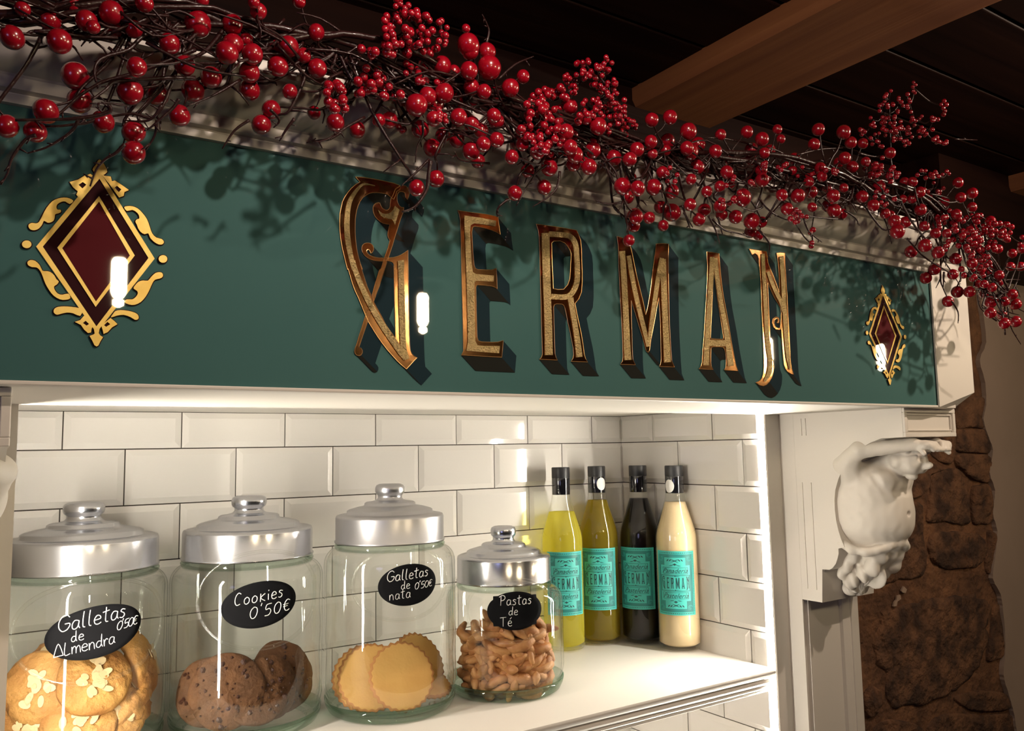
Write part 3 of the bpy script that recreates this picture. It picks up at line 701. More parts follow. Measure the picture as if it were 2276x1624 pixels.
# lozenge ornaments
tO = sgn_map(0, 340, 2.9)
rh = lambda t, r_, b, l: [t, r_, b, l]
ornG = [
 [rh((641,118),(995,682),(620,1160),(232,605)), rh((640,168),(955,678),(620,1118),(275,605))],
 [rh((637,280),(867,662),(615,993),(368,612)), rh((637,315),(835,662),(617,958),(400,615))],
 [sm2([(640,45),(655,55),(675,85),(690,125),(655,150),(640,160),(625,150),(595,110),(615,80),(628,55)], 2)],
 [[(447,190),(500,175),(545,148),(556,160),(565,168),(562,145),(580,137),(602,150),(625,118),(640,152),(505,290),(490,272),(500,250),(470,225)], [(505,208),(532,190),(555,207),(530,231)]],
 [[(650,138),(672,150),(690,152),(712,155),(720,185),(738,180),(785,210),(830,242),(800,255),(795,280),(765,290),(700,200)], [(737,228),(752,214),(780,238),(764,255)]],
 [sm2([(472,312),(445,295),(410,290),(370,297),(335,315),(300,355),(275,400),(252,445),(232,456),(205,453),(185,463),(183,480),(198,497),(225,500),(252,487),(272,462),(282,440),(305,452),(325,450),(345,438),(352,415),(355,398),(375,392),(392,382),(388,368),(370,368),(362,352),(370,332),(395,318),(420,316),(448,332)], 2)],
 [sm2([(798,352),(820,345),(850,346),(885,360),(918,392),(945,430),(962,475),(978,520),(1005,547),(1040,557),(1054,575),(1045,590),(1022,592),(990,575),(965,548),(953,520),(930,526),(905,512),(888,488),(880,465),(870,445),(880,430),(895,425),(892,402),(875,382),(850,370),(815,376)], 2)],
 [sm2([(452,938),(420,948),(385,945),(345,922),(315,885),(292,845),(275,800),(258,762),(235,740),(205,738),(180,725),(176,705),(195,692),(225,697),(255,725),(272,760),(295,763),(322,768),(348,790),(362,815),(378,830),(365,850),(347,862),(352,885),(372,908),(400,915),(440,908)], 2)],
 [sm2([(798,962),(830,978),(865,980),(905,962),(938,925),(960,885),(978,845),(995,820),(1025,812),(1046,800),(1046,780),(1030,770),(1000,775),(972,800),(950,825),(920,823),(890,832),(868,855),(858,875),(880,890),(886,908),(872,930),(850,945),(815,945)], 2)],
 [sm2([(515,1052),(470,1035),(430,1030),(392,1038),(365,1044),(345,1030),(348,1008),(370,994),(410,990),(460,993),(505,1000),(530,1012)], 2)],
 [sm2([(712,1062),(750,1050),(795,1045),(840,1060),(868,1077),(890,1070),(888,1047),(865,1030),(820,1018),(775,1014),(742,1020),(725,1040)], 2)],
 [[(480,1090),(515,1078),(540,1050),(600,1108),(588,1135),(585,1158),(565,1162),(540,1140),(520,1110)], [(532,1097),(550,1083),(572,1104),(556,1114)]],
 [[(755,1105),(735,1085),(710,1065),(650,1112),(660,1145),(665,1168),(692,1156),(720,1125)], [(668,1112),(690,1090),(708,1105),(682,1122)]],
 [[(575,1180),(598,1172),(608,1165),(600,1120),(620,1135),(642,1120),(634,1163),(645,1178),(662,1188),(645,1215),(632,1242),(620,1248),(606,1240),(592,1210)]],
 [[(171 + 31 * math.cos(t), 592 + 25 * math.sin(t)) for t in np.linspace(0, 2 * math.pi, 17)[:-1]]],
 [[(1047 + 28 * math.cos(t), 686 + 25 * math.sin(t)) for t in np.linspace(0, 2 * math.pi, 17)[:-1]]],
]
conv = lambda L: [[ [tO(p) for p in loop] for loop in grp] for grp in L]
og = conv(ornG)
fill1 = conv([[rh((640,168),(955,678),(620,1118),(275,605))]]); fill2 = conv([[rh((637,315),(835,662),(617,958),(400,615))]])
def back_edge(polys, d=0.0007):
    """thin dark painted outline showing round the gold"""
    out = []
    for grp in polys[2:]:
        L = [Vector(p) for p in grp[0]]; c = sum(L, Vector((0, 0))) / len(L); n = len(L)
        ar = sum(L[i].x * L[(i + 1) % n].y - L[(i + 1) % n].x * L[i].y for i in range(n))
        s = 1 if ar > 0 else -1; q = []
        for i in range(n):
            t = (L[(i + 1) % n] - L[i - 1]); t.normalize(); q.append(L[i] + Vector((t.y, -t.x)) * d * s)
        out.append([q])
    return out
def ornament(dx, which):
    sh = lambda L: [[[(p[0] + dx, p[1]) for p in loop] for loop in grp] for grp in L]
    flat(sh(back_edge(og)), YSIGN - .0003, 'dark_outline', m_maroon_d, sign)
    flat(sh(fill1), YSIGN - .0005, 'dark_lozenge', m_maroon_d, sign)
    flat(sh(fill2), YSIGN - .0008, 'red_lozenge', m_maroon, sign)
    g = flat(sh(og), YSIGN - .0012, 'lozenge_ornament', m_flatgold, sign)
    g['label'] = 'gold scrollwork lozenge at the %s end of the sign' % which
ornament(0, 'left'); ornament(0.9825, 'right')

# ================================================================== JARS
def cyl_hit(px, py, c, r):
    d = ray(px, py); ox, oy = CAM.x - c[0], CAM.y - c[1]
    A = d.x ** 2 + d.y ** 2; B = 2 * (ox * d.x + oy * d.y); C_ = ox * ox + oy * oy - r * r
    t = (-B - math.sqrt(max(B * B - 4 * A * C_, 0))) / (2 * A)
    p = CAM + d * t
    return math.atan2(p.y - c[1], p.x - c[0]), p.z
# handwriting: strokes in a box 1 high (baseline 0)
GL = {
 'G': (.75, [[(.68,.82),(.5,.98),(.25,.9),(.08,.6),(.1,.25),(.3,.02),(.55,.08),(.7,.3),(.68,.45),(.42,.45)]]),
 'a': (.5, [[(.42,.5),(.2,.55),(.06,.35),(.08,.1),(.22,.02),(.38,.15),(.44,.5),(.42,.2),(.5,.04)]]),
 'l': (.28, [[(.14,1.0),(.1,.5),(.12,.1),(.24,.03)]]),
 'e': (.48, [[(.08,.3),(.4,.34),(.38,.5),(.2,.56),(.06,.35),(.1,.1),(.28,.02),(.46,.1)]]),
 't': (.42, [[(.2,.95),(.18,.4),(.2,.08),(.34,.04)], [(.0,.66),(.4,.72)]]),
 's': (.42, [[(.38,.5),(.2,.56),(.1,.44),(.3,.3),(.34,.14),(.2,.03),(.04,.08)]]),
 'S': (.45, [[(.08,.55),(.34,.5),(.4,.3),(.3,.1),(.12,.14)]]),
 'd': (.52, [[(.42,.45),(.2,.5),(.06,.3),(.1,.08),(.28,.04),(.42,.3),(.44,1.0),(.42,.3),(.5,.03)]]),
 'A': (.75, [[(.04,.0),(.36,.95),(.72,.05)], [(.04,.0),(.72,.05)]]),
 'L': (.5, [[(.12,.95),(.08,.03),(.46,.06)]]),
 'm': (.72, [[(.06,.52),(.08,.0),(.1,.35),(.24,.54),(.34,.4),(.36,.0),(.38,.35),(.52,.54),(.62,.4),(.66,.0)]]),
 'n': (.5, [[(.06,.52),(.08,.0),(.1,.35),(.26,.54),(.4,.4),(.44,.0)]]),
 'r': (.38, [[(.06,.52),(.1,.0),(.12,.35),(.26,.54),(.36,.46)]]),
 'C': (.6, [[(.5,.85),(.3,.95),(.1,.7),(.06,.3),(.2,.04),(.45,.1)]]),
 'o': (.5, [[(.25,.55),(.08,.4),(.08,.12),(.25,.02),(.42,.15),(.42,.42),(.25,.55)]]),
 'k': (.5, [[(.1,.62),(.1,.0)], [(.44,.58),(.12,.3),(.46,.02)]]),
 'i': (.22, [[(.1,.5),(.12,.04)], [(.1,.72),(.13,.8)]]),
 '0': (.62, [[(.32,.8),(.12,.62),(.06,.3),(.18,.04),(.4,.08),(.54,.4),(.5,.7),(.32,.8)]]),
 '5': (.58, [[(.52,.82),(.18,.78),(.12,.46),(.36,.5),(.48,.3),(.34,.06),(.06,.04)]]),
 "'": (.2, [[(.12,.98),(.06,.78)]]),
 'E': (.6, [[(.54,.74),(.34,.82),(.14,.6),(.12,.22),(.3,.04),(.52,.12)], [(.02,.5),(.42,.52)], [(.02,.36),(.36,.38)]]),
 'P': (.65, [[(.2,.9),(.18,.0)], [(.0,.82),(.3,1.0),(.56,.9),(.58,.66),(.4,.5),(.2,.48)]]),
 'T': (.7, [[(.0,.88),(.66,.94)], [(.34,.9),(.32,.0)]]),
 'é': (.48, [[(.08,.3),(.4,.34),(.38,.5),(.2,.56),(.06,.35),(.1,.1),(.28,.02),(.46,.1)], [(.26,.72),(.42,.92)]]),
 ' ': (.35, []),
}
def write(b, text, x, y, h, slant, put, wd, track=1.0):
    """pen strokes as thin raised ribbons"""
    for ch in text:
        w_, strokes = GL[ch]
        for s_ in strokes:
            pts = catmull([(p[0], p[1], 0) for p in s_], 4) if len(s_) > 2 else [Vector((p[0], p[1], 0)) for p in s_]
            P3 = [put(x + (p.x + slant * p.y) * h, y + p.y * h) for p in pts]
            b.tube(P3, wd, 5)
        x += (w_ + .1) * h * track
jars = []
def jar(c, rb, rl, top, label_px, lab_ab, tilt, ring_px, ring_ab, texts, lab, dull=False, square=False, name='cookie_jar'):
    """c centre, rb body radius, rl lid radius, top z"""
    Hj = top - ZS
    r_ = empty('glass_jar', (c[0], c[1], ZS)); tag(r_, lab, 'jar', None)
    zt = top
    k = Hj / 0.305
    zl0 = zt - 0.078            # underside of lid band
    zl1 = zt - 0.042
    # glass body
    pr_ = [(0.0, ZS + .007), (rb * .80, ZS + .007), (rb * .90, ZS + .011), (rb * .965, ZS + .020), (rb, ZS + .036)]
    zsh = zl0 - 0.030
    nb = 10
    for i in range(1, nb): pr_.append((rb, ZS + .036 + (zsh - ZS - .036) * i / nb))
    for a in np.linspace(0, math.pi / 2, 8):
        pr_.append((rb - (rb - rl * .93) * (1 - math.cos(a)), zsh + 0.022 * math.sin(a)))
    pr_ += [(rl * .90, zl0 - .004), (rl * .90, zl0 + .004)]
    inner = [(rr - .0032 + .0007 * math.sin(zz * 95 + c[0] * 9), zz) for rr, zz in pr_[3:-2]]
    MB().lathe(pr_, 72, (c[0], c[1], 0)).lathe(inner, 72, (c[0], c[1], 0)).build('glass_body', m_glass, r_, True)
    # thick foot and shoulder bead in greener glass
    MB().lathe([(rb * .80, ZS + .0065), (rb * .78, ZS + .0005), (rb * .86, ZS + .0002), (rb * .93, ZS + .004), (rb * .975, ZS + .012), (rb * .99, ZS + .020), (rb * .955, ZS + .0155), (rb * .88, ZS + .0075)], 64, (c[0], c[1], 0)).build('glass_foot', m_glassrim, r_, True)
    MB().lathe([(rl * .97, zl0 - .0105), (rl * 1.01, zl0 - .0085), (rl * 1.02, zl0 - .0055), (rl * 1.0, zl0 - .003), (rl * .95, zl0 - .002)], 64, (c[0], c[1], 0)).build('neck_bead', m_glassrim, r_, True)
    # lid
    lid = [(rl * .985, zl0 + .0005), (rl * 1.015, zl0 - .0015), (rl * 1.02, zl0 + .0005), (rl, zl0 + .002), (rl, zl1 - .004), (rl * .985, zl1 - .001), (rl * .95, zl1), (rl * .84, zl1 + .0005), (rl * .80, zl1 + .002),
           (rl * .79, zl1 + .0055), (rl * .76, zl1 + .007), (rl * .62, zl1 + .010), (rl * .50, zl1 + .0115), (rl * .475, zl1 + .013), (rl * .47, zl1 + .0155), (rl * .44, zl1 + .017), (rl * .34, zl1 + .018), (rl * .26, zl1 + .0195)]
    lo_ = MB().lathe(lid, 72, (c[0], c[1], 0)).build('lid', m_alu_d if dull else m_alu, r_, True)
    kn = [(rl * .26, zl1 + .0193), (rl * .225, zl1 + .0225), (rl * .225, zl1 + .026), (rl * .26, zl1 + .0285), (rl * .275, zl1 + .032), (rl * .27, zl1 + .037), (rl * .25, zl1 + .0400), (rl * .20, zl1 + .0418), (0.0, zl1 + .042)]
    MB().lathe(kn, 40, (c[0], c[1], 0)).build('knob', m_alu_d if dull else m_alu, lo_, True)
    # oval raised ring moulded in the glass
    t0, z0 = cyl_hit(*ring_px, c, rb + .001)
    rg = []
    for a in np.linspace(0, 2 * math.pi, 41)[:-1]:
        u_, v_ = ring_ab[0] * math.cos(a), ring_ab[1] * math.sin(a)
        th = t0 + u_ / rb
        rg.append((c[0] + (rb + .001) * math.cos(th), c[1] + (rb + .001) * math.sin(th), z0 + v_))
    MB().tube(rg + rg[:1], .0024, 10, caps=False).build('moulded_oval', m_glass, r_, True)
    # chalk label
    t1, z1 = cyl_hit(*label_px, c, rb + .002)
    ct, stt = math.cos(R(tilt)), math.sin(R(tilt))
    def put(u_, v_, off=.0022):
        uu, vv = u_ * ct - v_ * stt, u_ * stt + v_ * ct
        th = t1 + uu / (rb + off)
        return (c[0] + (rb + off) * math.cos(th), c[1] + (rb + off) * math.sin(th), z1 + vv)
    vs = [put(0, 0)]; n = 48; nr = 6
    for j in range(1, nr + 1):
        for i in range(n):
            a = 2 * math.pi * i / n; q = j / nr; e = 1.0
            if square and j >= nr - 1:      # sticker with four notched corners
                da = min(abs(((a / R(1)) % 90) - 48), 99)
                if da < 9: e = 1.10 if da < 4 else .985
            vs.append(put(lab_ab[0] * math.cos(a) * q * e, lab_ab[1] * math.sin(a) * q * e))
    fs = [(0, 1 + i, 1 + (i + 1) % n) for i in range(n)] + [(1 + (j - 1) * n + i, 1 + j * n + i, 1 + j * n + (i + 1) % n, 1 + (j - 1) * n + (i + 1) % n) for j in range(1, nr) for i in range(n)]
    lb = MB().add(vs, fs).build('chalk_label', m_board, r_, True)
    sol = lb.modifiers.new('solid', 'SOLIDIFY'); sol.thickness = 0.0003; sol.offset = 0
    wb_ = MB()
    for (tx, x, y, h, sl, tk) in texts:
        write(wb_, tx, x * lab_ab[0], y * lab_ab[1], h * lab_ab[1], sl, lambda a, b_: put(a, b_, .0026), .00042 * (1.25 if h > .5 else 1), tk)
    wb_.build('chalk_writing', m_chalk, lb, True)
    return r_
JC = [(-.958, -.0984), (-.7625, -.1200), (-.5779, -.1662), (-.402, -.1880)]
jar(JC[0], .098, .086, -.0650, (214,1404), (.052, .0285), 7, (214,1402), (.090, .056),
    [('Galletas', -.74, .28, .62, .15, .92), ('de', -.50, -.18, .42, .1, 1), ('ALmendra', -.86, -.62, .50, .1, .86), ("0'50E", .40, -.16, .42, .2, .66)],
    'glass jar of almond biscuits with chalk label Galletas de Almendra, at the left', name='a')
jar(JC[1], .097, .083, -.0650, (579,1343), (.0465, .0275), 6, (585,1332), (.080, .058),
    [('Cookies', -.66, .12, .56, .15, 1.0), ("0'50E", -.32, -.55, .62, .15, 1.0)],
    'glass jar of chocolate chip cookies with chalk label Cookies', name='b')
jar(JC[2], .091, .0755, -.0550, (909,1299), (.0405, .0265), 4, (897,1298), (.068, .0455),
    [('Galletas', -.72, .26, .52, .15, .95), ('de', -.28, -.18, .42, .1, 1), ('nata', -.68, -.62, .48, .1, 1), ("0'50E", .17, -.28, .40, .15, .80)],
    'tall glass jar of scalloped butter biscuits with chalk label Galletas de nata, dull grey lid', dull=True, name='c')
jar(JC[3], .087, .070, -.1240, (1146,1357), (.0400, .0262), 0, (1137,1357), (.066, .043),
    [('Pastas', -.58, .30, .52, .05, 1.0), ('de', -.26, -.22, .46, .1, 1), ('Té', -.55, -.78, .50, .0, 1)],
    'short glass jar of sugared pastry twists with chalk label Pastas de Té', square=True, name='d')

# ---- biscuits in the jars
m_almond = mat('golden_almond_biscuit', (0.52, 0.27, 0.075), 0.65, bump=(150, 1, .0035), vary=(22, (0.36, 0.15, 0.035), 0.9))
m_flake = mat('almond_flake', (0.60, 0.45, 0.25), 0.5)
m_choc_b = mat('cookie_dough', (0.135, 0.055, 0.019), 0.8, bump=(150, .9, .003), vary=(35, (0.085, 0.034, 0.012), 0.9))
m_chip = mat('chocolate_chip', (0.045, 0.014, 0.008), 0.5)
m_butter = mat('butter_biscuit', (0.62, 0.36, 0.11), 0.75, bump=(350, .3, .001), vary=(18, (0.55, 0.30, 0.085), 0.8))
m_brown_edge = mat('baked_rim', (0.42, 0.18, 0.055), 0.75, bump=(300, .3, .001))
m_past = mat('sugared_pastry', (0.34, 0.125, 0.038), 0.55, bump=(260, .6, .0015), vary=(60, (0.52, 0.26, 0.10), 0.9))
def disc(rad, thick, dome, seed, scal=0, rough=.0015, nr=9, n=56):
    vs = []; fs = []
    prof_ = []
    for i in range(nr): q = i / (nr - 1); prof_.append((q * .93, thick / 2 + dome * (1 - q * q) - (thick * .12 * q ** 6)))
    prof_ += [(.985, thick * .22), (1.0, 0), (.985, -thick * .3), (.93, -thick / 2), (.5, -thick / 2), (0.001, -thick / 2)]
    for q, z in prof_:
        for k in range(n):
            a = 2 * math.pi * k / n
            e = 1 + (.065 * abs(math.sin(a * scal / 2)) * 1.0 * q ** 3 if scal else 0.03 * noise.noise(Vector((math.cos(a) * 1.5, math.sin(a) * 1.5, seed))) * 2)
            x, y_ = rad * q * e * math.cos(a), rad * q * e * math.sin(a)
            zz = z + rough * (noise.noise(Vector((x * 90, y_ * 90, seed))) + .8 * noise.noise(Vector((x * 220, y_ * 220, seed + 3))))
            vs.append((x, y_, zz))
    m_ = len(prof_)
    fs = [(i * n + k, (i + 1) * n + k, (i + 1) * n + (k + 1) % n, i * n + (k + 1) % n) for i in range(m_ - 1) for k in range(n)]
    return vs, fs, nr, n
def orient(o, pos, nrm, spin=0):
    q = Vector(nrm).normalized().to_track_quat('Z', 'Y')
    o.rotation_euler = (q.to_matrix() @ Matrix.Rotation(spin, 3, 'Z')).to_euler(); o.location = pos
def fit(pos, nrm, rad, jc, rr):
    n_ = Vector(nrm).normalized(); a_ = n_.orthogonal().normalized(); b_ = n_.cross(a_); pos = Vector(pos)
    for _ in range(60):
        ok = True
        for k in range(16):
            w = k * math.pi / 8
            for h_ in (-.009, .009):
                q = pos + (a_ * math.cos(w) + b_ * math.sin(w)) * rad + n_ * h_
                if math.hypot(q.x - jc[0], q.y - jc[1]) > rr: ok = False
        if ok: break
        pos.x += (jc[0] - pos.x) * .05; pos.y += (jc[1] - pos.y) * .05
    lo = min((a_ * math.cos(w) + b_ * math.sin(w)).z * rad for w in np.linspace(0, 6.28, 16)) - .006 * abs(n_.z)
    pos.z = max(pos.z, ZS + .010 - lo)
    return pos
def kids(o, c): c.parent = o; return c
def almond(px, py, y_, nrm, rad, lab, seed, flakes=14):
    v_, f_, _, _ = disc(rad, .017, .008, seed, rough=.0030)
    o = MB().add(v_, f_).build('almond_biscuit', m_almond, None, True)
    b = MB(); rs = random.Random(seed)
    for i in range(flakes):
        a, q = rs.uniform(0, 6.28), rs.uniform(0, .50) * rad
        cx, cy = q * math.cos(a), q * math.sin(a); t = rs.uniform(0, 6.28); el = rs.uniform(.5, .8); s_ = rs.uniform(.0045, .0068)
        zt_ = .0085 + .008 * (1 - (q / rad) ** 2) + .0012; tz = rs.uniform(-.25, .25)
        ring_ = []
        for k in range(10):
            w = 2 * math.pi * k / 10; x, yy = s_ * math.cos(w), s_ * el * math.sin(w)
            ring_.append((cx + x * math.cos(t) - yy * math.sin(t), cy + x * math.sin(t) + yy * math.cos(t), zt_ + x * tz))
        b.add([(p[0], p[1], p[2] + .0008) for p in ring_] + ring_, [tuple(range(10))] + [(k, k + 10, (k + 1) % 10 + 10, (k + 1) % 10) for k in range(10)])
    c = b.build('almond_flakes', m_flake, None); c.parent = o; c['kind'] = 'stuff'
    orient(o, fit(at(px - 14, py, 1, y_ - .015), nrm, rad, JC[0], .094), nrm, seed)
    tag(o, lab, 'biscuit', 'almond biscuits in the left jar')
almond(58, 1545, -.150, (-.35, -1, .25), .040, 'bright domed almond biscuit at the far left of its jar, overexposed by the light', 1)
almond(226, 1512, -.150, (.10, -1, .55), .040, 'round almond biscuit with a pile of flakes, just under the Almendra label', 2, 20)
almond(190, 1625, -.152, (-.1, -1, .5), .040, 'almond biscuit at the bottom edge below the flake-topped one', 3)
almond(140, 1478, -.095, (-.3, -.8, .9), .036, 'almond biscuit lying behind and left of the Almendra label', 4)
almond(338, 1470, -.100, (1.0, -.28, .35), .042, 'almond biscuit standing on edge against the right wall of its jar', 5, 8)
almond(330, 1545, -.130, (.9, -.35, .8), .036, 'almond biscuit slanting down the right side of its jar', 6, 8)
almond(330, 1612, -.135, (.85, -.45, -.75), .038, 'lowest tilted almond biscuit at the right of its jar', 7, 8)
almond(60, 1650, -.140, (-.3, -1, .1), .040, 'almond biscuit at the bottom left corner of the picture', 8)
almond(260, 1690, -.140, (.1, -1, .4), .040, 'almond biscuit below the bottom edge of the picture', 9)
almond(230, 1590, -.080, (.2, -.9, .6), .040, 'almond biscuit deep inside the heap', 10)
def choc(px, py, y_, nrm, rad, lab, seed):
    v_, f_, _, _ = disc(rad, .010, .0055, seed, rough=.0022)
    o = MB().add(v_, f_).build('chocolate_chip_cookie', m_choc_b, None, True)
    b = MB(); rs = random.Random(seed)
    for i in range(46):
        a, q = rs.uniform(0, 6.28), math.sqrt(rs.uniform(0, .85)) * rad
        s_ = rs.choice((.0011, .0015, .0019, .0028, .0042)); zz = .005 + .0055 * (1 - (q / rad) ** 2)
        ci = [(q * math.cos(a) + s_ * math.cos(w) * rs.uniform(.7, 1.2), q * math.sin(a) + s_ * math.sin(w) * rs.uniform(.7, 1.2), zz - .0004) for w in np.linspace(0, 6.28, 7)[:-1]]
        b.add(ci + [(q * math.cos(a), q * math.sin(a), zz + .0014 + s_ * .15)], [(k, (k + 1) % 6, 6) for k in range(6)])
    c = b.build('chocolate_chips', m_chip, None); c.parent = o; c['kind'] = 'stuff'
    orient(o, fit(at(px, py, 1, y_), nrm, rad, JC[1], .093), nrm, seed)
    tag(o, lab, 'biscuit', 'chocolate chip cookies in the second jar')
choc(500, 1575, -.165, (-.15, -1, .22), .046, 'largest chocolate chip cookie standing upright at the centre of its jar', 1)
choc(425, 1600, -.145, (-.55, -1, .35), .043, 'chocolate chip cookie leaning at the left side of its jar', 2)
choc(655, 1585, -.135, (.25, -1, .40), .046, 'chocolate chip cookie at the right side of its jar', 3)
choc(600, 1585, -.155, (.35, -1, .25), .040, 'chocolate chip cookie overlapped by the two either side, right of centre', 4)
choc(560, 1655, -.150, (0, -.8, .8), .045, 'chocolate chip cookie lying low at the bottom of its jar', 5)
def butter(px, py, y_, nrm, rad, lab, seed, spin=0):
    v_, f_, nr, n = disc(rad, .0065, .0004, seed, scal=28, rough=.0004)
    b = MB().add(v_, f_)
    b.mi = [1 if (i // n) >= nr - 1 else 0 for i in range(len(b.f))]
    o = b.build('butter_biscuit', [m_butter, m_brown_edge], None, True)
    orient(o, fit(at(px, py, 1, y_), nrm, rad, JC[2], .088), nrm, spin + seed)
    tag(o, lab, 'biscuit', 'butter biscuits in the third jar')
butter(893, 1508, -.218, (-.12, -1, .42), .0435, 'large scalloped butter biscuit at the front centre of its jar', 1)
butter(803, 1528, -.205, (-.35, -1, .55), .0430, 'scalloped butter biscuit half hidden left of the front centre one', 2)
butter(958, 1500, -.170, (.30, -1, .55), .0430, 'scalloped butter biscuit behind on the right side of its jar', 3)
butter(770, 1540, -.190, (-.55, -1, .60), .0420, 'scalloped butter biscuit at the far left wall of its jar', 4)
butter(980, 1538, -.180, (.35, -.55, 1.0), .0400, 'butter biscuit stacked low on the right, edge toward the viewer', 5)
butter(960, 1554, -.185, (.15, -.35, 1.0), .0400, 'lowest butter biscuit of the small stack on the right', 6)
butter(835, 1560, -.170, (0, -.4, 1), .0420, 'butter biscuit lying flat on the bottom of its jar', 7)
# sugared pastries
def pastry_mesh(seed):
    rs = random.Random(seed)
    L = rs.uniform(.034, .052); bend = rs.uniform(-2.0, 2.0); r0 = rs.uniform(.0060, .0074)
    pts = []
    for i in range(9):
        t = i / 8 - .5
        pts.append((t * L, bend * L * (t * t - .12), .006 * math.sin(t * 5 + seed)))
    b = MB(); rr = [r0 * (.55 if i in (0, 8) else 1) * (1 + .12 * rs.uniform(-1, 1)) for i in range(9)]
    e0 = tuple(Vector(pts[0]) - (Vector(pts[1]) - Vector(pts[0])).normalized() * r0 * .4); e1 = tuple(Vector(pts[-1]) + (Vector(pts[-1]) - Vector(pts[-2])).normalized() * r0 * .4)
    b.tube([e0] + pts + [e1], [r0 * .15] + rr + [r0 * .15], 9)
    me = b.mesh('pastry'); me.materials.append(m_past); me.shade_smooth(); return me
pm_ = [pastry_mesh(i) for i in range(10)]
rs = random.Random(11); cj = JC[3]
va = math.atan2(CAM.y - cj[1], CAM.x - cj[0])
cnt = 0
for lev in range(9):
    zz = ZS + .016 + lev * .0122
    rmax = .074 if lev < 8 else .06
    for ringr, nn in ((.066, 11), (.050, 7)):
        if lev >= 7 and ringr > .06 : nn = 7
        for k in range(nn):
            a = va + (k - (nn - 1) / 2) * (2.5 / nn) + rs.uniform(-.12, .12)
            hmax = ZS + .105 + .02 * math.sin(a * 3 + 1)
            if zz > hmax: continue
            o = bpy.data.objects.new('pastry_twist', pm_[rs.randrange(10)]); COL.objects.link(o)
            rr = min(ringr * rs.uniform(.88, 1.0), .064)
            o.location = (cj[0] + rr * math.cos(a), cj[1] + rr * math.sin(a), zz + rs.uniform(-.003, .003))
            o.rotation_euler = (rs.uniform(0, 6.3), rs.uniform(-.5, .5), a + math.pi / 2 + rs.uniform(-.35, .35))
            tag(o, 'small bent sugared pastry stick heaped in the short jar', 'pastry', 'pastry twists in the short jar'); cnt += 1

# ================================================================== BOTTLES
m_yel = mat('pale_yellow_liqueur', (0.80, 0.72, 0.06), 0.15, coat=.5); m_yel2 = mat('olive_gold_liqueur', (0.48, 0.38, 0.02), 0.15, coat=.5)
def liquid(name, col, mixf):
    m = bpy.data.materials.new(name); m.use_nodes = True; nt = m.node_tree
    nt.nodes.remove(nt.nodes['Principled BSDF']); out = nt.nodes['Material Output']
    tr = nt.nodes.new('ShaderNodeBsdfTransparent'); tr.inputs[0].default_value = (*[c ** .5 for c in col], 1)
    tl = nt.nodes.new('ShaderNodeBsdfTranslucent'); tl.inputs[0].default_value = (*col, 1)
    df = nt.nodes.new('ShaderNodeBsdfDiffuse'); df.inputs[0].default_value = (*col, 1)
    m1 = nt.nodes.new('ShaderNodeMixShader'); nt.links.new(tl.outputs[0], m1.inputs[1]); nt.links.new(df.outputs[0], m1.inputs[2])
    m2 = nt.nodes.new('ShaderNodeMixShader'); m2.inputs[0].default_value = mixf; nt.links.new(tr.outputs[0], m2.inputs[1]); nt.links.new(m1.outputs[0], m2.inputs[2])
    nt.links.new(m2.outputs[0], out.inputs[0]); return m
l_yel = liquid('pale_yellow_drink', (0.90, 0.82, 0.14), .45); l_gold = liquid('golden_drink', (0.52, 0.40, 0.05), .45)
l_black = mat('black_drink', (0.004, 0.002, 0.002), 0.3, spec=.15); l_cream = mat('cream_drink', (0.72, 0.55, 0.33), 0.35, coat=.4)
m_lab_d = mat('label_dark_teal', (0.012, 0.17, 0.16), 0.5); m_lab_l = mat('label_bright_teal', (0.05, 0.43, 0.39), 0.5); m_ink = mat('label_ink', (0.004, 0.035, 0.038), 0.5)
# printed name, taken from the sign's own letters
allp = [p for L in (G_polys, E_polys, R_polys, M_polys, A_polys, N_polys) for grp in L for loop in grp for p in loop]
gx0, gx1 = min(p[0] for p in allp), max(p[0] for p in allp); gz0, gz1 = min(p[1] for p in allp), max(p[1] for p in allp)
def word_polys(w, h):
    f = lambda p: ((p[0] - (gx0 + gx1) / 2) / (gx1 - gx0) * w, (p[1] - (gz0 + gz1) / 2) / (gz1 - gz0) * h)
    return [[[f(p) for p in loop] for loop in grp] for L in (G_polys, E_polys, R_polys, M_polys, A_polys, N_polys) for grp in L]
def text_polys(txt, w, h):
    cu = bpy.data.curves.new('t', 'FONT'); cu.body = txt; cu.align_x = 'CENTER'; cu.shear = 0.45; cu.resolution_u = 2
    o = bpy.data.objects.new('t', cu); COL.objects.link(o)
    dg = bpy.context.evaluated_depsgraph_get(); me = bpy.data.meshes.new_from_object(o.evaluated_get(dg))
    V = [v.co.copy() for v in me.vertices]; T = [tuple(p.vertices) for p in me.polygons]
    bpy.data.objects.remove(o); bpy.data.curves.remove(cu)
    x0, x1 = min(v.x for v in V), max(v.x for v in V); y0, y1 = min(v.y for v in V), max(v.y for v in V)
    return [((v.x - (x0 + x1) / 2) / (x1 - x0) * w, (v.y - (y0 + y1) / 2) / (y1 - y0) * h) for v in V], T
tp_pan = text_polys('Panadería', .034, .0080); tp_pas = text_polys('Pastelería', .034, .0080)
LW, LH = .0560, .1080
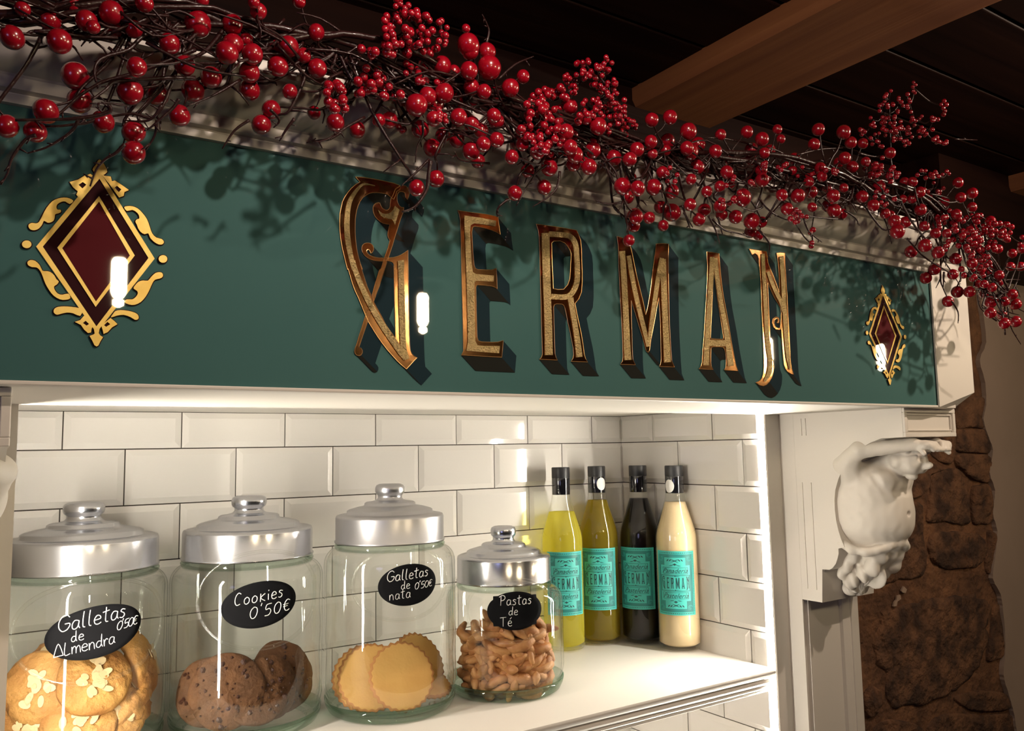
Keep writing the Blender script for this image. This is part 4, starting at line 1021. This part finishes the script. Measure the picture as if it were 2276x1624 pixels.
def bottle(c, face_px, liq, fill, lab, sticker=None):
    r_ = empty('bottle', (c[0], c[1], ZS)); tag(r_, lab, 'bottle', None)
    rb, Ht = .0370, .317
    body = [(0, .006), (rb * .80, .004), (rb * .93, .0035), (rb, .010), (rb, .03), (rb, .08), (rb, .13), (rb, .185), (rb * .985, .195), (rb * .93, .205), (rb * .78, .223), (rb * .60, .244), (rb * .485, .258), (rb * .42, .272), (rb * .39, .285), (rb * .38, .300)]
    MB().lathe([(a, ZS + z_) for a, z_ in body], 48, (c[0], c[1], 0)).build('glass_body', m_bglass, r_, True)
    k = .0016; lq = [(0, .0085), (rb * .80 - k, .0085), (rb - k, .013)]
    zf = fill
    for a, z_ in body[4:]:
        if z_ < zf: lq.append((a - k, z_))
    import bisect
    for (a0, z0), (a1, z1) in zip(body[:-1], body[1:]):
        if z0 < zf <= z1: t = (zf - z0) / (z1 - z0); lq.append((a0 + (a1 - a0) * t - k, zf))
    lq.append((0, zf))
    MB().lathe([(a, ZS + z_) for a, z_ in lq], 40, (c[0], c[1], 0)).build('liquid', liq, r_, True)
    cp = [(rb * .40, .2685), (rb * .435, .2685), (rb * .435, .298), (rb * .435, .2985), (rb * .440, .2990), (rb * .440, .3155), (rb * .42, .317), (0, .317)]
    cp = [(a, z_) for a, z_ in cp]
    cap = MB().lathe([(a, ZS + z_) for a, z_ in cp], 36, (c[0], c[1], 0)).build('cap', m_cap, r_); sharp_smooth(cap, 40)
    MB().lathe([(rb * .437, ZS + .2690), (rb * .441, ZS + .2695), (rb * .441, ZS + .2972), (rb * .437, ZS + .2978)], 36, (c[0], c[1], 0)).build('capsule', m_capring, cap, True)
    th0, _ = cyl_hit(*face_px, c, rb)
    z0 = ZS + .117
    def mk(off):
        def put(u_, v_):
            th = th0 + u_ * 1.27 / rb
            return (c[0] + (rb + off) * math.cos(th), c[1] + (rb + off) * math.sin(th), z0 + v_)
        return put
    n = 18; put = mk(.0003)
    vs = [put(-LW / 2 + LW * i / n, s_) for s_ in (-LH / 2, LH / 2) for i in range(n + 1)]
    lb = MB().add(vs, [(i, i + 1, i + n + 2, i + n + 1) for i in range(n)]).build('label', m_lab_l, r_, True)
    dn = [(-.026, -.052), (.026, .052)]
    def panel(x0, x1, y0, y1, off, m, name):
        p_ = mk(off); nn = max(2, int((x1 - x0) / .0035))
        vs = [p_(x0 + (x1 - x0) * i / nn, s_) for s_ in (y0, y1) for i in range(nn + 1)]
        return MB().add(vs, [(i, i + 1, i + nn + 2, i + nn + 1) for i in range(nn)])
    def multi(lst, off, m, name):
        b = MB()
        for (x0, x1, y0, y1) in lst:
            q = panel(x0, x1, y0, y1, off, m, name); b.add(q.v, q.f)
        return b.build(name, m, lb, True)
    multi([(-.0245, .0245, -.0485, .0485)], .0005, m_lab_d, 'dark_ground')
    multi([(-.0205, .0205, -.030, .030), (-.0145, .0145, .030, .043), (-.0145, .0145, -.043, -.030)], .0007, m_lab_l, 'bright_cartouche')
    fr = []
    def box_outline(x0, x1, y0, y1, t=.0005):
        fr.extend([(x0, x1, y0, y0 + t), (x0, x1, y1 - t, y1), (x0, x0 + t, y0, y1), (x1 - t, x1, y0, y1)])
    box_outline(-.0175, .0175, .0155, .0265); box_outline(-.0175, .0175, -.0265, -.0155)
    box_outline(-.0200, .0200, -.0135, .0135, .0007)
    nd = 20
    for i in range(nd):
        x = -.0245 + .049 * (i + .5) / nd
        fr += [(x - .0006, x + .0006, .0502, .0515), (x - .0006, x + .0006, -.0515, -.0502)]
    for i in range(34):
        yv = -.0480 + .096 * (i + .5) / 34
        fr += [(.0256, .0264, yv - .0006, yv + .0006), (-.0264, -.0256, yv - .0006, yv + .0006)]
    multi(fr, .0009, m_ink, 'printed_lines')
    # small ornaments: crossed leaves and corner scrolls
    b = MB(); p_ = mk(.0009)
    def leafp(cx, cy, ln, wd_, ang):
        pts = [(ln * t - ln / 2, wd_ * math.sin(math.pi * t)) for t in np.linspace(0, 1, 6)] + [(ln * t - ln / 2, -wd_ * math.sin(math.pi * t)) for t in np.linspace(1, 0, 6)][1:-1]
        ca, sa = math.cos(ang), math.sin(ang)
        b.add([p_(cx + x * ca - y_ * sa, cy + x * sa + y_ * ca) for x, y_ in pts], [tuple(range(len(pts)))])
    for sg in (1, -1):
        for ang in (.5, 2.64): leafp(0, sg * .0375, .013, .0006, ang)
        for dx in (-.0095, -.0060, .0060, .0095): leafp(dx, sg * .0385, .0050, .0009, .9 if dx < 0 else 2.2)
        leafp(0, sg * .0315, .006, .0012, 0); leafp(0, sg * .0315, .005, .0007, 1.57)
        for dx in (-.005, .005): leafp(dx, sg * .0295, .007, .0005, .2 * (1 if dx < 0 else -1))
    leafp(0, .0118, .016, .0003, 0); leafp(0, -.0118, .016, .0003, 0); leafp(0, .0118, .0018, .0008, 0); leafp(0, -.0118, .0018, .0008, 0)
    b.build('printed_leaves', m_ink, lb)
    b = MB(); p_ = mk(.0008)
    for sx in (-1, 1):
        for sy in (-1, 1):
            for q in range(3):
                pts = [p_(sx * (.0195 + (.0012 + .0011 * q) * math.cos(t)), sy * (.0415 + (.0014 + .0016 * q) * math.sin(t))) for t in np.linspace(.3 + q, 4.6 + q * .7, 9)]
                b.tube(pts, .00022, 4)
    b.build('corner_scrolls', m_lab_l, lb)
    flat(word_polys(.0375, .0225), 0, 'printed_name', m_ink, lb, xf=mk(.0010))
    for (V, T), yy, nm in ((tp_pan, .0210, 'printed_line_above'), (tp_pas, -.0210, 'printed_line_below')):
        p_ = mk(.0010)
        MB().add([p_(x, y_ + yy) for x, y_ in V], T).build(nm, m_ink, lb)
    if sticker:
        t2, z2 = cyl_hit(*sticker, c, rb * .445)
        vs = []
        for q in (0, .5, 1):
            for i in range(20):
                a = 2 * math.pi * i / 20; u_, v_ = .0095 * q * math.cos(a), .0115 * q * math.sin(a); th = t2 + u_ / (rb * .45)
                vs.append((c[0] + rb * .452 * math.cos(th), c[1] + rb * .452 * math.sin(th), z2 + v_))
        fs = [(j * 20 + i, (j + 1) * 20 + i, (j + 1) * 20 + (i + 1) % 20, j * 20 + (i + 1) % 20) for j in (0, 1) for i in range(20)]
        MB().add(vs, fs).build('round_seal', m_white_cap, cap, True)['label'] = 'round white paper seal'
    return r_
bottle((-.186, -.046), (1258, 1290), l_yel, .238, 'bottle of pale yellow liqueur half hidden behind the short jar')
bottle((-.1045, -.0475), (1330, 1292), l_gold, .255, 'bottle of golden green liqueur with a round white seal on its cap', (1337, 1075))
bottle((-.0410, -.0900), (1413, 1290), l_black, .257, 'bottle of black liqueur between the golden and the cream one')
bottle((-.0270, -.1700), (1501, 1297), l_cream, .253, 'bottle of cream liqueur at the right end of the row', (1487, 1080))
bpy.context.view_layer.update()

# ================================================================== GARLAND
z1 = (0, 0, 2.995); z2 = (700, 0, 2.995); z3 = (1400, 150, 2.578)
BL = [(80,250,78),(395,275,80),(330,135,72),(575,140,70),(620,180,45),(740,85,78),(760,190,60),(890,195,58),(1130,290,70),(1315,160,88),(1545,165,70),(1550,300,72),(1640,265,45),(1510,350,75),(1680,360,68),(1660,480,68),(1660,600,70),(1920,310,68),(1830,320,75),(2020,370,50),(2110,455,65),(1720,75,55),(2105,215,55),(1850,440,70),(500,505,88),(530,670,80),(305,740,80),(235,875,72),(45,840,75),(685,810,72),(910,445,65),(865,610,85),(1045,630,75),(1285,605,78),(1405,515,70),(1230,435,68),(1195,770,70),(890,880,75),(890,1015,75),(1805,730,62),(1740,830,65),(1930,610,50),(2090,750,45),(2235,815,60),(1690,15,40),(960,20,60),(1340,0,50),(480,30,60),(1990,10,45),(150,60,50)]
BM = [(1020,300,75),(1145,345,60),(1160,450,80),(845,440,65),(1030,340,60),(1025,470,60),(1040,580,55),(1125,610,50),(1300,585,60),(1385,510,45),(675,700,75),(750,640,60),(860,620,65),(955,780,58),(700,860,60),(790,790,50),(780,985,60),(805,1190,57),(675,1250,55),(945,930,55),(1190,770,50),(1105,870,50),(1040,1005,60),(1085,1070,50),(1120,960,50),(850,900,50),(495,800,55),(135,815,60),(280,865,55),(425,800,45),(1310,1045,47),(1415,1135,47),(1330,1285,50),(1525,1245,50),(1560,1115,57),(1480,1010,50),(1730,1030,55),(1850,1000,55),(1825,1110,52),(1720,1090,50),(1885,840,58),(1670,880,55),(1990,1050,52),(2095,1060,48),(2045,1240,57),(2130,1440,55),(2120,1500,45),(2090,1600,40),(2145,990,40),(1210,930,50),(2150,1260,45),(1380,960,45),(1700,710,50),(1700,980,50),(2080,1310,45),(1005,190,30)]
BR = [(125,300,40),(230,285,42),(335,365,48),(120,425,38),(40,470,42),(345,485,47),(385,570,42),(185,600,35),(205,475,32),(130,495,30),(520,385,32),(490,480,38),(555,600,38),(670,370,36),(757,410,40),(845,355,28),(865,410,26),(770,490,32),(757,645,40),(645,745,50),(515,680,32),(440,710,32),(350,640,32),(240,710,42),(135,685,47),(45,690,42),(240,830,52),(35,855,42),(175,800,38),(110,860,35),(345,785,36),(425,815,38),(515,795,36),(395,870,38),(525,840,36),(605,855,40),(697,880,47),(755,885,32),(690,940,36),(735,960,30),(190,905,32),(870,730,34),(962,735,42),(900,810,36),(1025,655,30),(1055,440,34),(1080,355,36),(1165,735,38),(1170,820,40),(1225,370,40),(1265,430,34),(1335,435,30),(1230,520,36),(1275,570,34),(1350,540,28),(1090,575,32),(1100,625,30),(1225,690,26),(1330,740,36),(1425,680,38),(1395,790,34),(1490,490,32),(1385,620,26),(930,590,28),(1515,880,36),(1532,940,42),(1610,1055,36),(1690,1020,38),(1685,910,30),(1750,950,30),(1745,1155,34),(1695,1205,34),(1765,1060,36),(1865,1095,34),(1850,1185,30),(1875,1285,34),(1945,1285,32),(1822,1340,32),(1960,1120,30),(2065,1345,34),(2065,1405,32),(2145,1465,32),(2210,1455,32),(2210,1355,32),(2190,1300,30),(2145,1340,28),(1620,655,28),(1660,715,32),(1560,755,26),(1665,815,34),(1800,770,30),(1880,660,30),(1895,745,30),(1960,720,32),(1960,800,28),(1870,840,30),(1855,880,26),(2065,880,30),(1815,950,26),(2110,1040,26),(2190,1065,26),(2245,1040,26),(2240,1140,26),(2180,1140,26),(2080,1135,28),(2115,1190,28),(2115,1230,24),(2075,1260,26),(2030,1240,24)]
def conv_b(L, z): return [(z[0] + a / z[2], z[1] + b / z[2], c / z[2]) for a, b, c in L]
big = conv_b(BL, z1) + conv_b(BM, z2) + conv_b(BR, z3)
# line of the garland's thick core in the room
core_px = [(-120, -35), (0, 10), (250, 35), (500, 60), (750, 110), (1000, 190), (1250, 290), (1500, 345), (1750, 380), (1950, 420), (2080, 470), (2170, 560), (2230, 660)]
YG = -0.672
core = [at(x, y, 1, YG) for x, y in core_px]
def core_y(px):
    xs_ = [q[0] for q in core_px]; ys3 = [q[1] for q in core_px]
    return float(np.interp(px, xs_, ys3))
gar = empty('berry_garland', at(1100, 250, 1, YG)); tag(gar, 'long garland of glossy red berries on dark twigs draped over the top of the sign', 'garland')
m = MB(); rs = random.Random(5)
stems = []
for k in range(6):
    ph = rs.uniform(0, 6); am = rs.uniform(.004, .013)
    pts = []
    for i, p in enumerate(catmull(core, 8)):
        w = i * .21 + ph
        pts.append(p + Vector((0, math.sin(w) * am, math.cos(w * 1.13) * am + rs.uniform(-.0012, .0012))))
    a = rs.randint(0, 10) if k else 0; bnd = len(pts) - rs.randint(0, 8)
    stems.append(MB().tube(pts[a:bnd], [rs.uniform(.0016, .0030)] * (bnd - a), 7).build('stem', m_twig, gar, True))
def ico(sub, tip):
    bm = bmesh.new(); bmesh.ops.create_icosphere(bm, subdivisions=sub, radius=1)
    for v in bm.verts:
        v.co.z *= 1.04
        v.co += v.co.normalized() * .03 * noise.noise(v.co * 1.3 + Vector((tip, 0, 0)))
    me = bpy.data.meshes.new('berry'); bm.to_mesh(me); bm.free(); me.materials.append(m_berry); me.shade_smooth(); return me
bmesh_hi = [ico(3, t) for t in (1, 4, 8)]; bmesh_lo = [ico(2, t) for t in (2, 5)]
def gy(px, py):
    """how far out the spray stands at this place: hanging ones lie closer to the sign"""
    d = py - core_y(px)
    return YG - .010 + (.022 if d > 110 else 0.0) + rs.uniform(-.012, .012)
placed = []
fill_ = []
fr_ = random.Random(21)
for i in range(66):
    fx = fr_.uniform(880, 2230); fill_.append((fx, core_y(fx) + fr_.uniform(-45, 75), fr_.uniform(.75, 1.05) * np.interp(fx, [900, 1400, 2250], [21, 17, 11])))
def berry(p, r, me):
    o = bpy.data.objects.new('berry', me); COL.objects.link(o); o.parent = gar; bpy_inv(o, gar)
    o.location = p; o.scale = (r, r, r); o.rotation_euler = (rs.uniform(-.5, .5), rs.uniform(-.5, .5), rs.uniform(0, 6))
    return o
nberry = 0
dense = catmull(core, 10)
for bi, (px, py, rp) in enumerate(big + fill_):
    p = at(px, py, 1, gy(px, py) + (.016 if bi >= len(big) else 0))
    for _ in range(4):
        r = rp * depth(p) / F
        for q, qr in placed:
            if (p - q).length < (r + qr) * .8: p = at(px, py, 1, p.y + .006 * (1 if rs.random() < .5 else -1)); break
    r = min(rp * depth(p) / F, .0105)
    placed.append((p, r)); berry(p, r, bmesh_hi[nberry % 3]); nberry += 1
    # its twig back to the core
    side = rs.choice((-1, 1)) if px > 900 else 1
    best = min(dense, key=lambda q: abs(q.x - (p.x + side * rs.uniform(.02, .06))))
    dirn = (best - p); L = dirn.length
    if L < r * 1.3: continue
    mid = p.lerp(best, .45) + Vector((rs.uniform(-.2, .2) * L, rs.uniform(-.1, .15) * L, -rs.uniform(.05, .28) * L))
    pts = catmull([p + dirn.normalized() * r * .6, p.lerp(mid, .6) + Vector((rs.uniform(-1, 1) * .003, 0, rs.uniform(-1, 1) * .003)), mid, mid.lerp(best, .55) + Vector((0, 0, -.08 * L)), best], 4)
    b = MB().tube(pts, [.0007 + .0009 * i / len(pts) for i in range(len(pts))], 6)
    # a thorny side shoot
    j = pts[len(pts) // 2]; e = j + Vector((rs.uniform(-.016, .016), rs.uniform(-.006, .003), rs.uniform(-.018, .002)))
    b.tube([j, j.lerp(e, .5) + Vector((.0015, 0, .001)), e], [.0009, .0008, .0004], 5)
    b.build('twig', m_twig, gar, True)
# bare hanging twigs
TW = [(z1, [(1660,800),(1560,870),(1480,990)]), (z1, [(530,780),(480,870),(400,930),(300,985),(180,1020)]), (z1, [(240,900),(170,930),(80,1050),(50,1150),(5,1230)]), (z1, [(830,960),(770,1020),(700,1060),(640,1130),(600,1240)]), (z1, [(1300,330),(1150,390),(1000,450),(850,500),(700,540),(620,580),(540,630),(460,700),(380,770)]), (z1, [(1240,710),(1430,630),(1600,530)]),
      (z1, [(1075,700),(1040,760),(990,800),(920,808),(830,800)]), (z1, [(1190,660),(1150,720),(1060,800),(1000,850),(960,870)]), (z1, [(1045,800),(1030,900),(970,1000)]), (z1, [(640,545),(628,480),(650,410),(720,370),(800,350),(870,320),(940,250),(1000,215),(1100,200)]), (z1, [(2270,880),(2200,925),(2120,935),(2040,950)]), (z1, [(1960,790),(1900,870),(1860,940)]), (z1, [(610,665),(700,600),(760,545),(900,535),(1100,520),(1300,520)]),
      (z1, [(720,700),(730,740),(640,770),(500,790),(380,795),(100,800)]), (z1, [(600,690),(720,685),(800,700),(860,700)]), (z1, [(850,285),(920,335),(1000,348),(1070,340)]), (z1, [(0,130),(60,90),(160,60),(400,60)]), (z1, [(160,110),(260,160),(420,200),(560,230),(740,262),(860,240)]), (z1, [(930,60),(990,110),(1020,150),(1100,190)]), (z1, [(1100,60),(1105,180)]), (z1, [(1800,730),(1860,800),(1820,850)]),
      (z2, [(760,1060),(660,1160),(570,1240)]), (z2, [(770,1070),(755,1170),(745,1260),(690,1350),(640,1390),(580,1410)]), (z2, [(1290,1325),(1230,1370),(1210,1410),(1215,1445)]), (z2, [(1650,1030),(1500,1130),(1440,1200),(1400,1260),(1340,1370)]), (z2, [(1630,1140),(1610,1250),(1540,1320),(1450,1375)]), (z2, [(1112,95),(1140,150),(1158,210),(1140,290)]), (z2, [(1455,375),(1330,430),(1220,530)]), (z2, [(715,800),(718,900),(680,980),(668,1080)]), (z2, [(0,945),(60,935),(120,905),(220,840),(330,780)]), (z2, [(930,1010),(960,1060),(1040,1080),(1160,1088)]), (z2, [(1890,1080),(1950,1130),(2000,1180)]), (z2, [(1870,1335),(1950,1358),(2060,1345)]), (z2, [(900,860),(960,860),(1080,960)]),
      (z2, [(300,440),(420,420),(520,460),(600,500)]), (z2, [(40,560),(110,510),(180,480)]), (z2, [(1000,720),(1100,700),(1250,690),(1350,640)]),
      (z3, [(450,850),(490,930),(515,1010)]), (z3, [(475,870),(540,930),(620,950),(700,975)]), (z3, [(740,930),(795,1000),(800,1040),(790,1095)]), (z3, [(990,850),(1020,930),(1060,970),(1100,1000)]), (z3, [(1230,820),(1290,860),(1315,905)]), (z3, [(1440,830),(1475,910),(1500,1010)]), (z3, [(1590,980),(1680,1080),(1790,1150),(1860,1200),(1900,1270)]), (z3, [(1800,1170),(1795,1260)]), (z3, [(1845,1340),(1880,1400),(1880,1465)]), (z3, [(2060,1400),(2140,1480),(2150,1530)]), (z3, [(2165,1370),(2180,1480),(2240,1585)]), (z3, [(1990,1290),(2010,1380),(2100,1450)]),
      (z3, [(800,600),(860,645),(940,650)]), (z3, [(560,540),(700,545),(800,600),(1000,680)]), (z3, [(1860,410),(1990,415)]), (z3, [(300,790),(330,880),(345,920)]), (z3, [(310,830),(360,915)]), (z3, [(505,860),(530,955)]), (z3, [(740,750),(800,820),(890,870),(980,880)]), (z3, [(640,800),(700,820),(760,800)]), (z3, [(980,840),(1080,860),(1220,870)]), (z3, [(430,400),(560,410),(700,440)]), (z3, [(960,500),(1080,470),(1220,460)]), (z3, [(1310,490),(1400,510),(1470,495)]), (z3, [(2130,1330),(2260,1400)])]
for z, pl_ in TW:
    yb = YG - .008 + rs.uniform(-.006, .006)
    P = [at(z[0] + a / z[2], z[1] + b / z[2], 1, yb + .010 * (i / len(pl_))) for i, (a, b) in enumerate(pl_)]
    pts = catmull(P, 4)
    n = len(pts); d0 = abs((pl_[0][1] / z[2] + z[1]) - core_y(pl_[0][0] / z[2] + z[0])); d1 = abs((pl_[-1][1] / z[2] + z[1]) - core_y(pl_[-1][0] / z[2] + z[0]))
    rr = [(.0017 if len(pl_) > 5 else .0013) - .0009 * i / n for i in range(n)]
    if d1 < d0: rr = rr[::-1]
    b = MB().tube(pts, rr, 6)
    for i in range(2, n - 1, 4):
        e = pts[i] + Vector((rs.uniform(-.006, .006), 0, rs.uniform(-.006, .004))); b.tube([pts[i], e], [.0009, .0004], 4)
    b.build('twig', m_twig, gar, True)
# fine clusters of small berries: (zoom, cx, cy, rx, ry, count, berry px radius in zoom)
CL = [(z2,580,20,50,60,8,24),(z2,480,150,60,60,9,27),(z2,610,110,80,60,12,25),(z2,700,170,90,80,14,26),(z2,540,240,110,60,12,27),(z2,690,260,100,60,12,26),(z2,400,330,110,40,10,30),(z2,540,330,70,40,7,28),(z2,650,320,60,50,6,34),(z2,740,350,90,50,8,26),(z2,850,220,50,90,9,22),(z2,680,450,90,90,15,26),(z2,360,510,90,60,11,32),(z2,500,590,120,60,11,30),(z2,310,580,60,60,7,30),(z2,130,650,110,90,15,34),(z2,800,555,120,20,8,27),(z2,570,850,30,30,3,24),(z2,820,780,70,50,7,26),
      (z2,1500,620,90,50,10,25),(z2,1640,640,40,60,7,28),(z2,1460,720,70,60,9,30),(z2,1570,760,90,70,14,27),(z2,1450,850,90,100,16,28),(z2,1580,870,90,90,16,27),(z2,1500,950,110,70,16,26),(z2,1600,970,90,60,10,28),
      (z2,1790,410,70,30,7,20),(z2,1870,470,60,60,10,19),(z2,1940,430,40,60,7,19),(z2,1800,500,70,40,8,18),(z2,1690,540,50,50,8,19),(z2,1720,600,40,40,6,18),(z2,1880,570,60,50,10,19),(z2,1960,560,50,60,9,18),(z2,1900,660,80,60,14,19),(z2,2010,680,60,60,11,18),(z2,1960,750,90,60,16,19),(z2,2060,780,70,60,12,18),(z2,2000,850,80,50,12,18),(z2,2090,850,60,60,10,17),(z2,1830,720,60,60,8,22),(z2,1780,780,60,50,8,24),
      (z3,1485,190,30,60,9,12),(z3,1450,260,40,60,8,12),(z3,1390,300,25,50,6,12),(z3,1545,210,20,60,7,12),(z3,1535,330,30,70,10,12),(z3,1600,200,25,60,6,12),(z3,1630,120,15,40,5,11),(z3,1560,400,60,50,12,12),(z3,1470,350,50,70,10,12),(z3,1640,300,40,40,7,12),(z3,1590,350,40,40,7,12),(z3,1800,220,18,50,6,13),(z3,1740,290,50,20,5,12),(z3,1690,360,50,20,6,13),(z3,1750,400,40,30,6,14),(z3,1810,430,50,20,5,13),(z3,1330,370,20,50,5,12),(z3,1420,420,60,50,9,12),(z3,1650,380,50,20,5,12),
      (z3,1480,600,80,40,12,15),(z3,1420,560,40,60,8,14),(z3,1520,640,40,40,7,15),(z3,1700,610,60,25,7,12),(z3,1770,620,60,25,8,12),(z3,1820,595,20,15,2,12),(z3,1740,690,70,40,9,13),(z3,1380,600,60,60,10,15),(z3,1460,740,60,60,8,15),(z3,1150,590,60,40,6,15),(z3,1010,600,70,50,7,14),(z3,820,550,80,50,7,15),(z3,620,660,80,60,6,16),(z3,250,620,80,50,7,16),
      (z3,1040,930,20,20,3,16),(z3,1045,1010,8,20,2,16),(z3,940,880,30,20,4,17),(z3,980,840,50,30,6,15),(z3,560,770,50,40,6,16),
      (z3,1930,900,80,60,15,18),(z3,2010,900,80,60,14,18),(z3,2100,930,70,50,12,18),(z3,1950,990,80,60,15,18),(z3,2040,1000,80,60,14,18),(z3,2110,980,60,50,9,17),(z3,1860,960,50,60,8,16),(z3,1820,860,60,50,9,16),(z3,1760,870,60,50,9,16),(z3,1990,1060,70,50,11,17),(z3,2040,1150,60,50,9,17),(z3,1940,1180,50,60,7,17),(z3,2140,920,50,60,8,17),(z3,2260,1010,30,50,4,15),(z3,1780,1000,50,50,5,15)]
small = []; nodes_ = list(dense)
for z, cx, cy, rx, ry, n, rp in CL:
    ctr_y = gy(z[0] + cx / z[2], z[1] + cy / z[2]) - .006
    for i in range(n):
        a = rs.uniform(0, 6.28); q = math.sqrt(rs.random())
        px, py = z[0] + (cx + rx * q * math.cos(a)) / z[2], z[1] + (cy + ry * q * math.sin(a)) / z[2]
        p = at(px, py, 1, ctr_y + rs.uniform(-.012, .012)); r = rp / z[2] * depth(p) / F * rs.uniform(.85, 1.1)
        small.append((p, r, at(z[0] + cx / z[2], z[1] + cy / z[2], 1, ctr_y + .012)))
    # the cluster's own sprig
    c0 = at(z[0] + cx / z[2], z[1] + cy / z[2], 1, ctr_y + .012); best = min(nodes_, key=lambda q: (q - c0).length); nodes_.append(c0)
    if (best - c0).length > .008:
        MB().tube(catmull([best, best.lerp(c0, .5) + Vector((.004, .002, -.004)), c0], 4), [.0011, .001, .001, .001, .0009, .0009, .0008, .0007, .0007], 5).build('twig', m_twig, gar, True)
small.sort(key=lambda t: -t[1] / depth(t[0]))
quota = 298 - nberry
for p, r, c0 in small[:quota]: berry(p, r, bmesh_lo[0])
rest = MB(); b0 = bmesh_lo[1]
bv = [v.co.copy() for v in b0.vertices]; bf = [tuple(p.vertices) for p in b0.polygons]
for p, r, c0 in small[quota:]: rest.add([p + v * r for v in bv], bf)
ro = rest.build('small_berries', m_berry, gar, True); ro['kind'] = 'stuff'
st_ = MB()
for p, r, c0 in small: st_.tube([c0, c0.lerp(p, .5) + Vector((0, .001, -.001)), p], [.0007, .0006, .0005], 4)
so = st_.build('berry_stalks', m_twig, gar, True); so['kind'] = 'stuff'
# filler: fine twiggy tangle round the core
tg = MB()
for i in range(170):
    p = rs.choice(dense) + Vector((rs.uniform(-.02, .02), rs.uniform(-.016, .010), rs.uniform(-.022, .014)))
    d = Vector((rs.choice((-1, 1)) * rs.uniform(.02, .07), rs.uniform(-.012, .012), rs.uniform(-.022, .012)))
    tg.tube(catmull([p, p + d * .5 + Vector((0, 0, rs.uniform(-.01, .01))), p + d], 3), [.0011, .0011, .001, .001, .0008, .0007, .0005], 5)
to = tg.build('fine_twigs', m_twig, gar, True); to['kind'] = 'stuff'

# ================================================================== LAMPS of the room (seen mirrored in the sign)
def lamp(x, y_, z_, lab, watt=LAMP_W):
    r_ = empty('pendant_lamp', (x, y_, z_)); tag(r_, lab, 'lamp', None)
    MB().lathe([(0, z_ + .072), (.019, z_ + .071), (.019, z_ + .067), (.006, z_ + .064), (.006, z_ + .050), (.011, z_ + .047), (.011, z_ + .036), (0, z_ + .036)], 24, (x, y_, 0)).build('socket', m_metal, r_, True)
    MB().lathe([(.009, z_ + .036), (.0125, z_ + .030), (.0125, z_ - .024), (.009, z_ - .032), (.005, z_ - .035), (.009, z_ - .038), (.009, z_ - .046), (.003, z_ - .050), (0, z_ - .050)], 24, (x, y_, 0)).build('bulb', m_bulb, r_, True)
    MB().tube([(x, y_, z_ + .071), (x, y_, .53)], .002, 6).build('cable', m_metal, r_)
for (x, lab) in ((-.873, 'glowing tube bulb pendant nearest the viewer on the left'), (-.283, 'second glowing tube bulb pendant, level with the letter G'),
                 (.819, 'third glowing tube bulb pendant, level with the letter N'), (1.364, 'fourth glowing tube bulb pendant, level with the right lozenge')):
    z_ = {-.873: .297, -.283: .288, .819: .258, 1.364: .271}[x]
    lamp(x, -1.48, z_, lab)
for (x, y_, lab) in ((.36, -1.04, 'small ceiling spotlight on the right behind the viewer'), (-.80, -1.04, 'small ceiling spotlight on the left behind the viewer')):
    r_ = empty('ceiling_spotlight', (x, y_, .46)); tag(r_, lab, 'lamp')
    MB().lathe([(.006, .53), (.006, .50), (.030, .498), (.036, .494), (.036, .462), (.034, .460), (.032, .462), (.032, .490), (0, .490)], 24, (x, y_, 0)).build('housing', m_metal, r_, True)
